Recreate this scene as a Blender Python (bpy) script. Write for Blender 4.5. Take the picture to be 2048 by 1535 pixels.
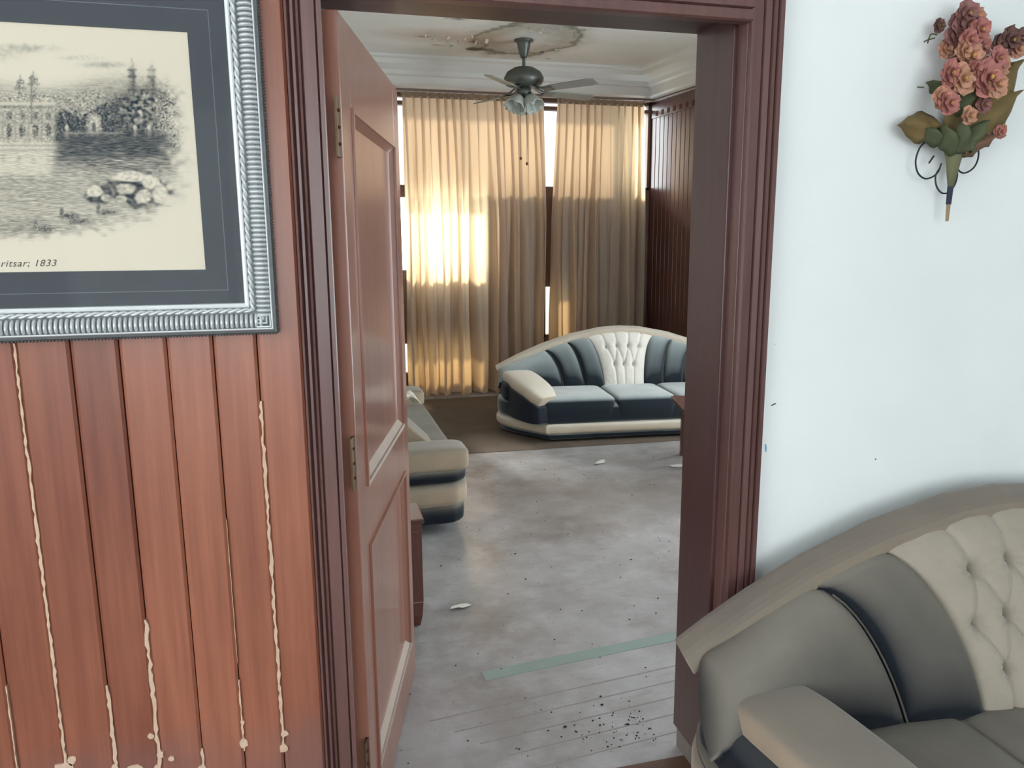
import bpy, bmesh, math, random
import numpy as np
from mathutils import Vector, Matrix

for o in list(bpy.data.objects):
    bpy.data.objects.remove(o)
S = bpy.context.scene
COL = S.collection
R = math.radians
rng = random.Random(7)
nrng = np.random.default_rng(7)

# ------------------------------------------------------------------ camera
cam_d = bpy.data.cameras.new('camera')
cam = bpy.data.objects.new('camera', cam_d)
COL.objects.link(cam)
cam_d.sensor_width = 36.0
cam_d.sensor_fit = 'HORIZONTAL'
cam_d.lens = 36.0 * 1530.0 / 2048.0
cam_d.clip_start = 0.02
pitch, roll, yaw = math.atan((767.5 - 488) / 1530.0), R(-0.38), R(14.4)
fw = Vector((math.sin(yaw) * math.cos(pitch), math.cos(yaw) * math.cos(pitch), -math.sin(pitch)))
r0 = Vector((math.cos(yaw), -math.sin(yaw), 0))
u0 = r0.cross(fw)
rv = r0 * math.cos(roll) + u0 * math.sin(roll)
uv = -r0 * math.sin(roll) + u0 * math.cos(roll)
cam.matrix_world = Matrix(((rv.x, uv.x, -fw.x, 0), (rv.y, uv.y, -fw.y, 0), (rv.z, uv.z, -fw.z, 1.55), (0, 0, 0, 1)))
S.camera = cam

# ------------------------------------------------------------------ world, light, exposure
world = bpy.data.worlds.new('world')
S.world = world
world.use_nodes = True
wb = world.node_tree.nodes['Background']
wb.inputs[0].default_value = (0.93, 0.97, 1.0, 1)
wb.inputs[1].default_value = 7.0
S.view_settings.view_transform = 'Standard'
S.view_settings.look = 'None'
S.view_settings.gamma = 1.0
S.view_settings.use_curve_mapping = False
S.view_settings.exposure = 0.1
S.cycles.use_denoising = True
S.cycles.max_bounces = 10
S.cycles.diffuse_bounces = 6
S.cycles.glossy_bounces = 3
S.cycles.transmission_bounces = 4
S.cycles.transparent_max_bounces = 8
S.cycles.sample_clamp_indirect = 8.0


sun_d = bpy.data.lights.new('sun', 'SUN')
sun_d.energy = 12.0
sun_d.angle = R(9)
sun_d.color = (1.0, .93, .82)
sun = bpy.data.objects.new('sun', sun_d)
COL.objects.link(sun)
sun.location = (-2, 16, 9)
sun.rotation_euler = Vector((.22, -1, -.6)).to_track_quat('-Z', 'Y').to_euler()


def portal(loc, look, sx, sy):
    """a window opening: guides the sky light through it, adds none of its own"""
    d = bpy.data.lights.new('window_portal', 'AREA')
    d.shape = 'RECTANGLE'
    d.size, d.size_y = sx, sy
    d.cycles.is_portal = True
    o = bpy.data.objects.new('window_portal', d)
    COL.objects.link(o)
    o.location = loc
    o.rotation_euler = Vector(look).to_track_quat('-Z', 'Y').to_euler()
    return o


# ------------------------------------------------------------------ materials
def lin(c):
    return tuple((v / 255 / 12.92) if v / 255 <= .04045 else ((v / 255 + .055) / 1.055) ** 2.4 for v in c)


class NT:
    def __init__(self, name):
        self.m = bpy.data.materials.new(name)
        self.m.use_nodes = True
        self.t = self.m.node_tree
        self.t.nodes.clear()
        self.out = self.n('ShaderNodeOutputMaterial')

    def n(self, typ, **kw):
        nd = self.t.nodes.new(typ)
        for k, v in kw.items():
            setattr(nd, k, v)
        return nd

    def l(self, a, b):
        self.t.links.new(a, b)

    def val(self, sock, v):
        if hasattr(v, 'is_linked'):
            self.l(v, sock)
        else:
            sock.default_value = v

    def coord(self, scale=(1, 1, 1), kind='Object'):
        tc = self.n('ShaderNodeTexCoord')
        mp = self.n('ShaderNodeMapping')
        mp.inputs['Scale'].default_value = scale
        self.l(tc.outputs[kind], mp.inputs[0])
        return mp.outputs[0]

    def noise(self, vec, scale=5, detail=4, rough=.5):
        nd = self.n('ShaderNodeTexNoise')
        nd.inputs['Scale'].default_value = scale
        nd.inputs['Detail'].default_value = detail
        nd.inputs['Roughness'].default_value = rough
        self.l(vec, nd.inputs['Vector'])
        return nd.outputs['Fac']

    def ramp(self, fac, stops):
        nd = self.n('ShaderNodeValToRGB')
        el = nd.color_ramp.elements
        while len(el) < len(stops):
            el.new(0.5)
        for e, (p, c) in zip(el, stops):
            e.position = p
            e.color = (c, c, c, 1) if not hasattr(c, '__len__') else tuple(c) + (1,)
        self.l(fac, nd.inputs[0])
        return nd.outputs[0]

    def mix(self, fac, a, b, mode='MIX'):
        nd = self.n('ShaderNodeMix', data_type='RGBA', blend_type=mode)
        self.val(nd.inputs[0], fac)
        for s, v in ((nd.inputs[6], a), (nd.inputs[7], b)):
            if hasattr(v, 'is_linked'):
                self.l(v, s)
            else:
                s.default_value = tuple(v) + (1,)
        return nd.outputs[2]

    def math(self, op, a, b=0.0, c=None):
        nd = self.n('ShaderNodeMath', operation=op)
        self.val(nd.inputs[0], a)
        self.val(nd.inputs[1], b)
        if c is not None:
            self.val(nd.inputs[2], c)
        return nd.outputs[0]

    def bsdf(self, col, rough=.5, spec=.5, metal=0.0, bump=None, bstr=.2, coat=0.0, coat_r=.2, sheen=0.0):
        b = self.n('ShaderNodeBsdfPrincipled')
        if hasattr(col, 'is_linked'):
            self.l(col, b.inputs['Base Color'])
        else:
            b.inputs['Base Color'].default_value = tuple(col) + (1,)
        self.val(b.inputs['Roughness'], rough)
        b.inputs['Specular IOR Level'].default_value = spec
        b.inputs['Metallic'].default_value = metal
        b.inputs['Coat Weight'].default_value = coat
        b.inputs['Coat Roughness'].default_value = coat_r
        b.inputs['Sheen Weight'].default_value = sheen
        b.inputs['Sheen Roughness'].default_value = .4
        if bump is not None:
            bp = self.n('ShaderNodeBump')
            bp.inputs['Strength'].default_value = bstr
            bp.inputs['Distance'].default_value = .01
            self.l(bump, bp.inputs['Height'])
            self.l(bp.outputs[0], b.inputs['Normal'])
        self.l(b.outputs[0], self.out.inputs[0])
        return b


def m_plain(name, rgb, rough=.5, spec=.5, metal=0., var=.12, scale=8, bstr=.0, coat=0.):
    n = NT(name)
    c = lin(rgb)
    f = n.noise(n.coord(), scale, 5)
    col = n.mix(f, tuple(v * (1 - var) for v in c), tuple(min(1, v * (1 + var)) for v in c))
    n.bsdf(col, rough, spec, metal, bump=f if bstr else None, bstr=bstr, coat=coat)
    return n.m


def m_wood(name, dark, light, grain=(38, 38, 1.6), rough=.38, coat=.25, coat_r=.22, rand=.25, dusty=None):
    n = NT(name)
    g = n.noise(n.coord(grain), 1.0, 6, .62)
    big = n.noise(n.coord((3, 3, 1.1)), 1.3, 3)
    f = n.math('ADD', n.math('MULTIPLY', g, .62), n.math('MULTIPLY', big, .5))
    oi = n.n('ShaderNodeObjectInfo')
    f = n.math('ADD', f, n.math('MULTIPLY', n.math('SUBTRACT', oi.outputs['Random'], .5), rand))
    col = n.ramp(f, [(.30, lin(dark)), (.78, lin(light))])
    fine = n.noise(n.coord((160, 160, 5)), 1.0, 3)
    col = n.mix(n.math('MULTIPLY', fine, .38), col, lin(dark))
    if dusty:            # pale dirt splashed up from the floor
        z0, z1, rgb, amt = dusty
        sx = n.n('ShaderNodeSeparateXYZ')
        n.l(n.coord(), sx.inputs[0])
        mr = n.n('ShaderNodeMapRange')
        mr.inputs[1].default_value, mr.inputs[2].default_value = z1, z0
        n.l(n.math('ADD', sx.outputs[2], n.math('MULTIPLY', n.math('SUBTRACT', n.noise(n.coord(), 5, 5), .5), .22)), mr.inputs[0])
        col = n.mix(n.math('MULTIPLY', mr.outputs[0], amt), col, lin(rgb))
    n.bsdf(col, rough, .4, bump=g, bstr=.06, coat=coat, coat_r=coat_r)
    return n.m


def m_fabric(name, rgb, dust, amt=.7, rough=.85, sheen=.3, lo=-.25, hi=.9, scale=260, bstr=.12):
    """upholstery with dust settled on whatever faces up; some tints carry painted light"""
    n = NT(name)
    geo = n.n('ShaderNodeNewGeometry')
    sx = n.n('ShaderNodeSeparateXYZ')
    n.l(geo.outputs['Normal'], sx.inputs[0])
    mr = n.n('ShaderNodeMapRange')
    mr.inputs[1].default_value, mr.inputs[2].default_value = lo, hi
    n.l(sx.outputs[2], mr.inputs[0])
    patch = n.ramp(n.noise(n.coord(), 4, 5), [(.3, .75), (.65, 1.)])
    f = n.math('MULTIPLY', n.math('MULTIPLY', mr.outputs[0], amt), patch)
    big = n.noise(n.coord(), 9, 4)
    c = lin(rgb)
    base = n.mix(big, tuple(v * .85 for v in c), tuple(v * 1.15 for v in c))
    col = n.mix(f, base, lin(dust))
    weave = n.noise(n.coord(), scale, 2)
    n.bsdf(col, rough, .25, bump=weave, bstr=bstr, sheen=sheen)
    return n.m


M = {}
M['plank'] = m_wood('red brown plank wood', (112, 62, 48), (168, 106, 82), dusty=(.26, .47, (118, 92, 90), .8))
M['casing'] = m_wood('dark red brown casing wood', (84, 57, 54), (120, 86, 81), rand=.1, dusty=(.05, .40, (92, 72, 66), .6))
M['jamb'] = m_wood('shade-darkened jamb wood', (62, 40, 40), (88, 58, 56), rand=.1, dusty=(.05, .40, (92, 76, 70), .6))  # casing wood made darker, the shade on the reveal put into its colour
M['doorwood'] = m_wood('red brown door wood', (122, 78, 65), (164, 112, 94), rand=.08, rough=.3, coat=.5, coat_r=.12)
M['doordust'] = m_plain('dusty ledge wood', (176, 160, 150), .7, .3)
M['darkwood'] = m_wood('dark brown furniture wood', (70, 36, 28), (104, 58, 46), rough=.35)
M['farpanel'] = m_wood('varnished far panel wood', (74, 46, 42), (108, 68, 60), rough=.28, coat=1.0, coat_r=.27, rand=.12)
M['groove'] = m_plain('dark joint', (82, 42, 34), .8, .2)
M['filler'] = m_plain('exposed pale filler', (200, 172, 150), .85, .2, var=.2, scale=60)
M['silver'] = m_plain('antiqued silver', (196, 200, 202), .36, .5, .35, var=.25, scale=40)
M['silverbright'] = m_plain('bright silver edge', (228, 232, 234), .3, .5, .3)
M['silverdark'] = m_plain('tarnished silver', (92, 96, 98), .45, .5, .3, var=.3, scale=60)
M['mat'] = m_plain('slate grey mat board', (82, 82, 87), .8, .2, var=.05)
M['matline'] = m_plain('mat line', (118, 122, 128), .7, .3)
M['ink'] = m_plain('caption ink', (104, 92, 88), .9, .1)
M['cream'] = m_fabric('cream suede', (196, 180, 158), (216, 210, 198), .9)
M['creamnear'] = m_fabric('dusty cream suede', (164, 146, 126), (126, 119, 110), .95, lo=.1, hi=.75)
M['rimfar'] = m_fabric('pale suede rim', (178, 162, 142), (196, 188, 176), .95, lo=-.3, hi=.8)  # rim lightened, window light on the far sofa painted into the suede
M['tuftfar'] = m_fabric('pale buttoned velvet', (214, 208, 198), (222, 218, 210), .8, sheen=.5)  # whiter than the near tufting to carry light from the right window
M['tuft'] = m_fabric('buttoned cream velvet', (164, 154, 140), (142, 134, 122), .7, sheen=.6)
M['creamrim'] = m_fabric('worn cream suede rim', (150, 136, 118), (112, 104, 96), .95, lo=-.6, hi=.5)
M['teal'] = m_fabric('dark blue grey velvet', (24, 30, 38), (126, 120, 110), 1.0, sheen=.12, lo=-.02, hi=.72)
M['tealfar'] = m_fabric('blue grey velvet', (24, 34, 43), (186, 196, 196), .95, sheen=.6, lo=.18, hi=1.0)  # top tint is dust plus window light painted onto the seats
M['navy'] = m_fabric('dark navy velvet sides', (28, 32, 42), (74, 76, 78), .7, sheen=.1, lo=.3, hi=1.0)
M['piping'] = m_plain('grey piping', (92, 88, 82), .8, .2)
M['brass'] = m_plain('old hinge metal', (104, 82, 62), .45, .5, .7, var=.3, scale=50)
M['fanmetal'] = m_plain('dull bronze fan metal', (104, 108, 104), .4, .5, .6, var=.2)
M['fanblade'] = m_plain('grey fan blade', (138, 142, 138), .5, .4, 0., var=.1)
M['wire'] = m_plain('black iron wire', (46, 54, 54), .5, .4, .4)
M['stemgreen'] = m_plain('pale green stem', (112, 112, 84), .7, .3, var=.2, scale=30)
M['stemdark'] = m_plain('dark stem wrap', (40, 48, 62), .6, .3)
M['stemtan'] = m_plain('tan stem tip', (150, 128, 96), .7, .3)
M['leaf1'] = m_plain('olive brown leaf', (116, 98, 62), .7, .3, var=.35, scale=22)
M['leaf2'] = m_plain('green leaf', (80, 86, 62), .7, .3, var=.3, scale=22)
M['leaf3'] = m_plain('brown leaf', (112, 84, 66), .7, .3, var=.3, scale=22)
M['petal1'] = m_plain('dusty rose petal', (176, 116, 108), .75, .3, var=.35, scale=40)
M['petal2'] = m_plain('peach petal', (190, 142, 118), .75, .3, var=.3, scale=40)
M['petal3'] = m_plain('mauve petal', (146, 104, 100), .75, .3, var=.3, scale=40)
M['petal4'] = m_plain('brown dried petal', (112, 82, 76), .8, .3, var=.3, scale=40)
M['pollen'] = m_plain('yellow flower centre', (196, 158, 92), .8, .2, var=.3, scale=60)
M['frame'] = m_plain('painted window frame', (120, 100, 92), .6, .3)
M['paper'] = m_plain('white paper', (216, 214, 208), .8, .2)
M['grit'] = m_plain('dark grit', (52, 48, 44), .9, .1)
M['plaster'] = m_plain('broken plaster', (206, 200, 190), .9, .1, var=.2, scale=30)
M['cloth'] = m_plain('grey white cloth', (196, 192, 180), .9, .1, var=.2, scale=30)
M['nearfloor'] = m_plain('brown floor', (98, 74, 60), .5, .4, var=.25, scale=6)
M['scuffdark'] = m_plain('dark scuff', (96, 98, 96), .9, .1)
M['scuffblue'] = m_plain('blue scuff', (110, 170, 196), .9, .1)
M['scuffpale'] = m_plain('pale scuff', (206, 198, 202), .9, .1)
M['sillgrey'] = m_plain('bare grey cement', (128, 120, 114), .9, .1, var=.25, scale=25)


def m_wall(name, rgb):
    n = NT(name)
    a = n.noise(n.coord(), 1.6, 5)
    b = n.noise(n.coord(), 40, 3)
    c = lin(rgb)
    col = n.mix(n.ramp(a, [(.3, 0.), (.7, 1.)]), tuple(v * .95 for v in c), tuple(min(1, v * 1.03) for v in c))
    n.bsdf(col, .55, .3, bump=b, bstr=.04)
    return n.m


M['wall'] = m_wall('white painted wall', (232, 236, 236))
M['farwall'] = m_wall('off white far wall', (220, 220, 214))
M['cornice'] = m_wall('white cornice plaster', (224, 224, 220))


def m_ceiling():
    n = NT('stained white ceiling')
    co = n.coord()
    w = n.noise(co, 3.2, 6, .65)
    w2 = n.noise(n.coord((1, 2.2, 1)), 1.7, 5, .6)
    base = n.mix(w2, lin((214, 216, 212)), lin((232, 232, 228)))

    def dist(cx, cy, sx=1., sy=1.):
        mp = n.n('ShaderNodeMapping')
        mp.inputs['Location'].default_value = (-cx * sx, -cy * sy, 0)
        mp.inputs['Scale'].default_value = (sx, sy, 0)
        n.l(co, mp.inputs[0])
        vl = n.n('ShaderNodeVectorMath', operation='LENGTH')
        n.l(mp.outputs[0], vl.inputs[0])
        return n.math('ADD', vl.outputs['Value'], n.math('MULTIPLY', n.math('SUBTRACT', w, .5), .55))
    # damp halo around the fan rose
    d = dist(1.90, 6.80, 1.0, .75)
    col = n.mix(n.math('MULTIPLY', n.ramp(d, [(.10, 0.), (.30, 1.), (.62, 0.)]), .55), base, lin((150, 138, 112)))
    col = n.mix(n.math('MULTIPLY', n.ramp(d, [(.34, 0.), (.41, 1.), (.47, 0.)]), .75), col, lin((96, 92, 76)))
    # brown damp tongue to the left of the fan
    d2 = dist(1.25, 6.9, .62, 1.5)
    col = n.mix(n.math('MULTIPLY', n.ramp(d2, [(.12, 1.), (.5, 0.)]), .45), col, lin((166, 130, 98)))
    # bare dark spots where the paint has gone
    for cx, cy, r, s in ((1.02, 6.95, .10, 2.4), (1.22, 7.2, .08, 2.0), (1.2, 6.35, .12, 2.2), (1.55, 7.25, .06, 2.), (2.35, 5.55, .30, 1.2), (2.3, 7.45, .05, 2.)):
        dd = dist(cx, cy, 1., s)
        col = n.mix(n.math('MULTIPLY', n.ramp(dd, [(max(0, r - .05), 1.), (r + .03, 0.)]), .8), col, lin((84, 76, 66)))
    n.bsdf(col, .8, .2, bump=w, bstr=.12)
    return n.m


M['ceiling'] = m_ceiling()


def m_floor():
    n = NT('dusty polished marble floor')
    co = n.coord()
    a = n.noise(co, 1.3, 7, .62)
    b = n.noise(co, 6.5, 6, .6)
    c = n.noise(n.coord((3, 9, 1)), 3, 4)
    col = n.mix(n.ramp(a, [(.32, 0.), (.68, 1.)]), lin((130, 124, 121)), lin((172, 170, 172)))
    col = n.mix(n.math('MULTIPLY', n.ramp(b, [(.45, 0.), (.7, 1.)]), .5), col, lin((190, 188, 192)))
    col = n.mix(n.math('MULTIPLY', n.ramp(c, [(.55, 0.), (.75, 1.)]), .3), col, lin((120, 112, 106)))
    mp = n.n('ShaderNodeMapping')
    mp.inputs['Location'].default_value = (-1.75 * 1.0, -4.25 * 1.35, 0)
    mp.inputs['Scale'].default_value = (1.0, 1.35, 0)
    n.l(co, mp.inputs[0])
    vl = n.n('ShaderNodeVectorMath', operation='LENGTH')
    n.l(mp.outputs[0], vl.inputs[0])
    brown_patch = n.math('ADD', vl.outputs['Value'], n.math('MULTIPLY', n.math('SUBTRACT', a, .5), 1.6))
    col = n.mix(n.math('MULTIPLY', n.ramp(brown_patch, [(.25, 1.), (1.0, 0.)]), .6), col, lin((112, 100, 90)))  # broad brown patch with a noisy edge across the middle of the floor
    sp = n.noise(co, 70, 3)
    col = n.mix(n.math('MULTIPLY', n.ramp(sp, [(.66, 0.), (.72, 1.)]), .5), col, lin((70, 64, 60)))
    rg = n.ramp(n.noise(co, 2.2, 5), [(.3, .24), (.7, .46)])
    n.bsdf(col, rg, .5, bump=b, bstr=.05)
    return n.m


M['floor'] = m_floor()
M['carpet'] = m_plain('worn brown carpet', (104, 92, 82), .95, .1, var=.25, scale=5, bstr=.2)
M['inlay'] = m_plain('green marble inlay', (138, 154, 148), .42, .5, var=.22, scale=7)
M['inlaypale'] = m_plain('pale marble inlay', (168, 164, 166), .42, .5, var=.15, scale=7)
M['joint'] = m_plain('floor joint', (150, 142, 140), .8, .2)


def m_glass(name, refl, tint=(.94, .96, .96)):
    n = NT(name)
    tr = n.n('ShaderNodeBsdfTransparent')
    tr.inputs[0].default_value = tuple(tint) + (1,)
    gl = n.n('ShaderNodeBsdfGlossy')
    gl.inputs['Roughness'].default_value = .05
    mx = n.n('ShaderNodeMixShader')
    mx.inputs[0].default_value = refl
    n.l(tr.outputs[0], mx.inputs[1])
    n.l(gl.outputs[0], mx.inputs[2])
    n.l(mx.outputs[0], n.out.inputs[0])
    return n.m


M['glass'] = m_glass('window glass', .06)
M['greyglass'] = m_glass('grey tinted glass', .06, (.46, .45, .45))  # tint added to weaken the light behind the upper curtains
M['dimglass'] = m_glass('dimming window glass', .06, (.50, .46, .38))  # tint added to dim the glow of the low windows
M['picglass'] = m_glass('matt picture glass', .002)


def m_curtain(name, front, back, tl):
    n = NT(name)
    f = n.noise(n.coord((60, 60, 2)), 1., 4)
    c = lin(front)
    col = n.mix(f, tuple(v * .86 for v in c), tuple(v * 1.1 for v in c))
    d = n.n('ShaderNodeBsdfDiffuse')
    n.l(col, d.inputs[0])
    t = n.n('ShaderNodeBsdfTranslucent')
    t.inputs[0].default_value = lin(back) + (1,)
    mx = n.n('ShaderNodeMixShader')
    mx.inputs[0].default_value = tl
    n.l(d.outputs[0], mx.inputs[1])
    n.l(t.outputs[0], mx.inputs[2])
    n.l(mx.outputs[0], n.out.inputs[0])
    return n.m


M['curtain'] = m_curtain('gold beige curtain cloth', (190, 178, 168), (250, 220, 174), .54)
M['tape'] = m_curtain('grey brown heading tape', (142, 124, 108), (150, 120, 90), .2)


def m_shade():
    n = NT('frosted lamp glass')
    b = n.bsdf(lin((214, 220, 214)), .35, .5)
    b.inputs['Transmission Weight'].default_value = .35
    return n.m


M['shade'] = m_shade()


# ------------------------------------------------------------------ mesh helpers
def link(name, me, mat=None, parent=None, smooth=False, kind=None, label=None):
    if mat is not None:
        me.materials.append(mat)
    if smooth:
        me.polygons.foreach_set('use_smooth', [True] * len(me.polygons))
    o = bpy.data.objects.new(name, me)
    COL.objects.link(o)
    if parent is not None:
        o.parent = parent
    if kind:
        o['kind'] = kind
    if label:
        o['label'] = label
    return o


def empty(name, loc=(0, 0, 0), rz=0., label=None, cat=None, group=None, kind=None, parent=None):
    o = bpy.data.objects.new(name, None)
    o.empty_display_size = .05
    COL.objects.link(o)
    o.location = loc
    o.rotation_euler = (0, 0, rz)
    if label:
        o['label'] = label
    if cat:
        o['category'] = cat
    if group:
        o['group'] = group
    if kind:
        o['kind'] = kind
    if parent:
        o.parent = parent
    return o


def tag(o, label, cat, group=None):
    o['label'] = label
    o['category'] = cat
    if group:
        o['group'] = group
    return o


class MB:
    """collects vertices and faces for ONE mesh"""
    def __init__(self):
        self.v, self.f = [], []

    def add(self, vs, fs):
        k = len(self.v)
        self.v += [tuple(p) for p in vs]
        self.f += [tuple(i + k for i in f) for f in fs]
        return self

    def box(self, x0, x1, y0, y1, z0, z1):
        vs = [(x, y, z) for z in (z0, z1) for y in (y0, y1) for x in (x0, x1)]
        return self.add(vs, [(0, 2, 3, 1), (4, 5, 7, 6), (0, 1, 5, 4), (2, 6, 7, 3), (0, 4, 6, 2), (1, 3, 7, 5)])

    def hull(self, ring_a, ring_b):
        n = len(ring_a)
        fs = [(i, (i + 1) % n, n + (i + 1) % n, n + i) for i in range(n)]
        return self.add(list(ring_a) + list(ring_b), fs + [tuple(range(n))[::-1], tuple(range(n, 2 * n))])

    def grid(self, P, wrap_u=False, wrap_v=False):
        P = np.asarray(P)
        n, m = P.shape[:2]
        fs = []
        for i in range(n if wrap_u else n - 1):
            for j in range(m if wrap_v else m - 1):
                i2, j2 = (i + 1) % n, (j + 1) % m
                fs.append((i * m + j, i2 * m + j, i2 * m + j2, i * m + j2))
        return self.add(P.reshape(-1, 3).tolist(), fs)

    def tube(self, pts, r, n=8, cap=True):
        pts = [Vector(p) for p in pts]
        rs = r if hasattr(r, '__len__') else [r] * len(pts)
        rings, prev = [], None
        for i, p in enumerate(pts):
            t = (pts[min(i + 1, len(pts) - 1)] - pts[max(i - 1, 0)]).normalized()
            if prev is None:
                a = Vector((0, 0, 1)) if abs(t.z) < .9 else Vector((1, 0, 0))
                nn = t.cross(a).normalized()
            else:
                nn = (prev - t * prev.dot(t)).normalized()
            prev = nn
            b = t.cross(nn)
            rings.append([p + (nn * math.cos(2 * math.pi * k / n) + b * math.sin(2 * math.pi * k / n)) * rs[i] for k in range(n)])
        k = len(self.v)
        self.grid(np.array([[list(q) for q in rg] for rg in rings]), wrap_v=True)
        if cap:
            self.f.append(tuple(k + i for i in range(n)))
            e = k + (len(rings) - 1) * n
            self.f.append(tuple(e + i for i in range(n))[::-1])
        return self

    def lathe(self, prof, c=(0, 0, 0), n=24):
        P = [[(c[0] + r * math.cos(2 * math.pi * k / n), c[1] + r * math.sin(2 * math.pi * k / n), c[2] + z) for k in range(n)] for r, z in prof]
        return self.grid(np.array(P), wrap_v=True)

    def sq(self, c, rad, e1=.3, e2=.3, n=28, m=16):
        """superquadric: a soft rounded cushion"""
        def p(x, e):
            return math.copysign(abs(x) ** e, x)
        P = []
        for i in range(m + 1):
            a = -math.pi / 2 + math.pi * i / m
            P.append([(c[0] + rad[0] * p(math.cos(a), e1) * p(math.cos(2 * math.pi * k / n), e2),
                       c[1] + rad[1] * p(math.cos(a), e1) * p(math.sin(2 * math.pi * k / n), e2),
                       c[2] + rad[2] * p(math.sin(a), e1)) for k in range(n)])
        return self.grid(np.array(P), wrap_v=True)

    def mesh(self, name='m'):
        me = bpy.data.meshes.new(name)
        me.from_pydata(self.v, [], self.f)
        me.validate()
        bm = bmesh.new()
        bm.from_mesh(me)
        bmesh.ops.recalc_face_normals(bm, faces=bm.faces)
        bm.to_mesh(me)
        bm.free()
        return me

    def build(self, name, mat, parent=None, smooth=False, bevel=0., seg=2, **kw):
        o = link(name, self.mesh(name), mat, parent, smooth, **kw)
        if bevel:
            md = o.modifiers.new('soft edge', 'BEVEL')
            md.width, md.segments, md.limit_method = bevel, seg, 'ANGLE'
        return o


def catmull(pts, k=8):
    pts = [np.array(p, float) for p in pts]
    out = []
    for i in range(len(pts) - 1):
        p0, p1, p2, p3 = pts[max(i - 1, 0)], pts[i], pts[i + 1], pts[min(i + 2, len(pts) - 1)]
        for s in range(k):
            t = s / k
            out.append(.5 * ((2 * p1) + (p2 - p0) * t + (2 * p0 - 5 * p1 + 4 * p2 - p3) * t * t + (3 * p1 - p0 - 3 * p2 + p3) * t ** 3))
    out.append(pts[-1])
    return np.array(out)


# ------------------------------------------------------------------ dimensions (metres; X along the partition, Y into the far room)
YW, YF = 1.74, 1.96           # near and far faces of the partition wall
XL, XR = 0.03, 1.03           # rough opening
HEAD = 2.10
CZ = 3.30                     # far ceiling
YB = 7.95                     # window wall
XC = 3.62                     # back right corner
K = math.tan(R(7.0))          # right wall flares towards us


def xright(y):
    return XC + (YB - y) * K


# ------------------------------------------------------------------ setting
b = MB().box(-2.6, 4.6, YF - .05, 8.3, -.12, 0)
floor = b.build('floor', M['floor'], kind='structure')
# green marble border and pale strips let into the floor, a hair proud
ca, sa = math.cos(R(6.0)), math.sin(R(6.0))


def strip(name, mat, u0, u1, v0, v1, z=.0015, o=(.53, 2.47)):
    pts = [(o[0] + u * ca - v * sa, o[1] + u * sa + v * ca) for u, v in ((u0, v0), (u1, v0), (u1, v1), (u0, v1))]
    return MB().hull([(x, y, -.002) for x, y in pts], [(x, y, z) for x, y in pts]).build(name, mat, floor)


strip('inlay_strip', M['inlay'], 0, 2.6, 0, .062)
for k in range(5):
    strip('joint_line', M['joint'], -.25 + .06 * k, 2.0, -.16 - .085 * k, -.155 - .085 * k, .0008)

MB().box(-2.6, 4.0, -3.2, YF - .05, -.12, .004).build('floor_2', M['nearfloor'], kind='structure')

# partition: white wall on the right, panelled wall on the left, lintel over the door
MB().box(XR + .03, 4.7, YW, YF, 0, CZ).build('wall_right', M['wall'], kind='structure')
wl = MB().box(-2.6, XL - .03, YW + .012, YF, 0, CZ).build('wall_left', M['groove'], kind='structure')
MB().box(XL - .03, XR + .03, YW + .012, YF, HEAD + .03, CZ).build('wall_lintel', M['wall'], kind='structure')

# wooden planks, each with eased edges so that every joint is a groove
edges = [-.0305, -.126, -.215, -.307, -.400, -.491, -.591, -.687, -.782, -.876, -.97, -1.064, -1.16, -1.25, -1.345, -1.44, -1.535]
for i in range(len(edges) - 1):
    x1, x0 = edges[i], edges[i + 1]
    g = .0013
    e = .006
    yb, yf = YW + .014, YW - .004 - .0012 * ((i * 7) % 3)
    ring = [(x0 + g, yb), (x0 + g, yf + .0045), (x0 + g + e, yf), (x1 - g - e, yf), (x1 - g, yf + .0045), (x1 - g, yb)]
    MB().hull([(x, y, 0.0) for x, y in ring], [(x, y, CZ) for x, y in ring]).build('plank', M['plank'], wl)


# pale filler showing where the varnish has gone from the joints
def filler(xj, z0, z1, w, seed, blobs=()):
    r = random.Random(seed)
    mb = MB()
    n = max(4, int((z1 - z0) / .012))
    L, Rr = [], []
    for i in range(n + 1):
        z = z0 + (z1 - z0) * i / n
        ww = w * (.35 + .85 * r.random()) * (1 if i not in (0, n) else .5)
        off = (r.random() - .5) * w * .45
        L.append((xj + off - ww / 2, z))
        Rr.append((xj + off + ww / 2, z))
    yf, ybk = YW - .0072, YW + .01
    P = [[(x, ybk, z) for x, z in L], [(x, yf, z) for x, z in L], [(x, yf, z) for x, z in Rr], [(x, ybk, z) for x, z in Rr]]
    mb.grid(np.array(P))
    for bx, bz, br, asp in blobs:
        m = 11
        ring = [(xj + bx + br * asp * (.7 + .5 * r.random()) * math.cos(2 * math.pi * k / m), bz + br * (.7 + .5 * r.random()) * math.sin(2 * math.pi * k / m)) for k in range(m)]
        mb.hull([(x, yf - .0006, z) for x, z in ring], [(x, ybk, z) for x, z in ring])
    mb.build('filler_strip', M['filler'], wl)


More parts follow.
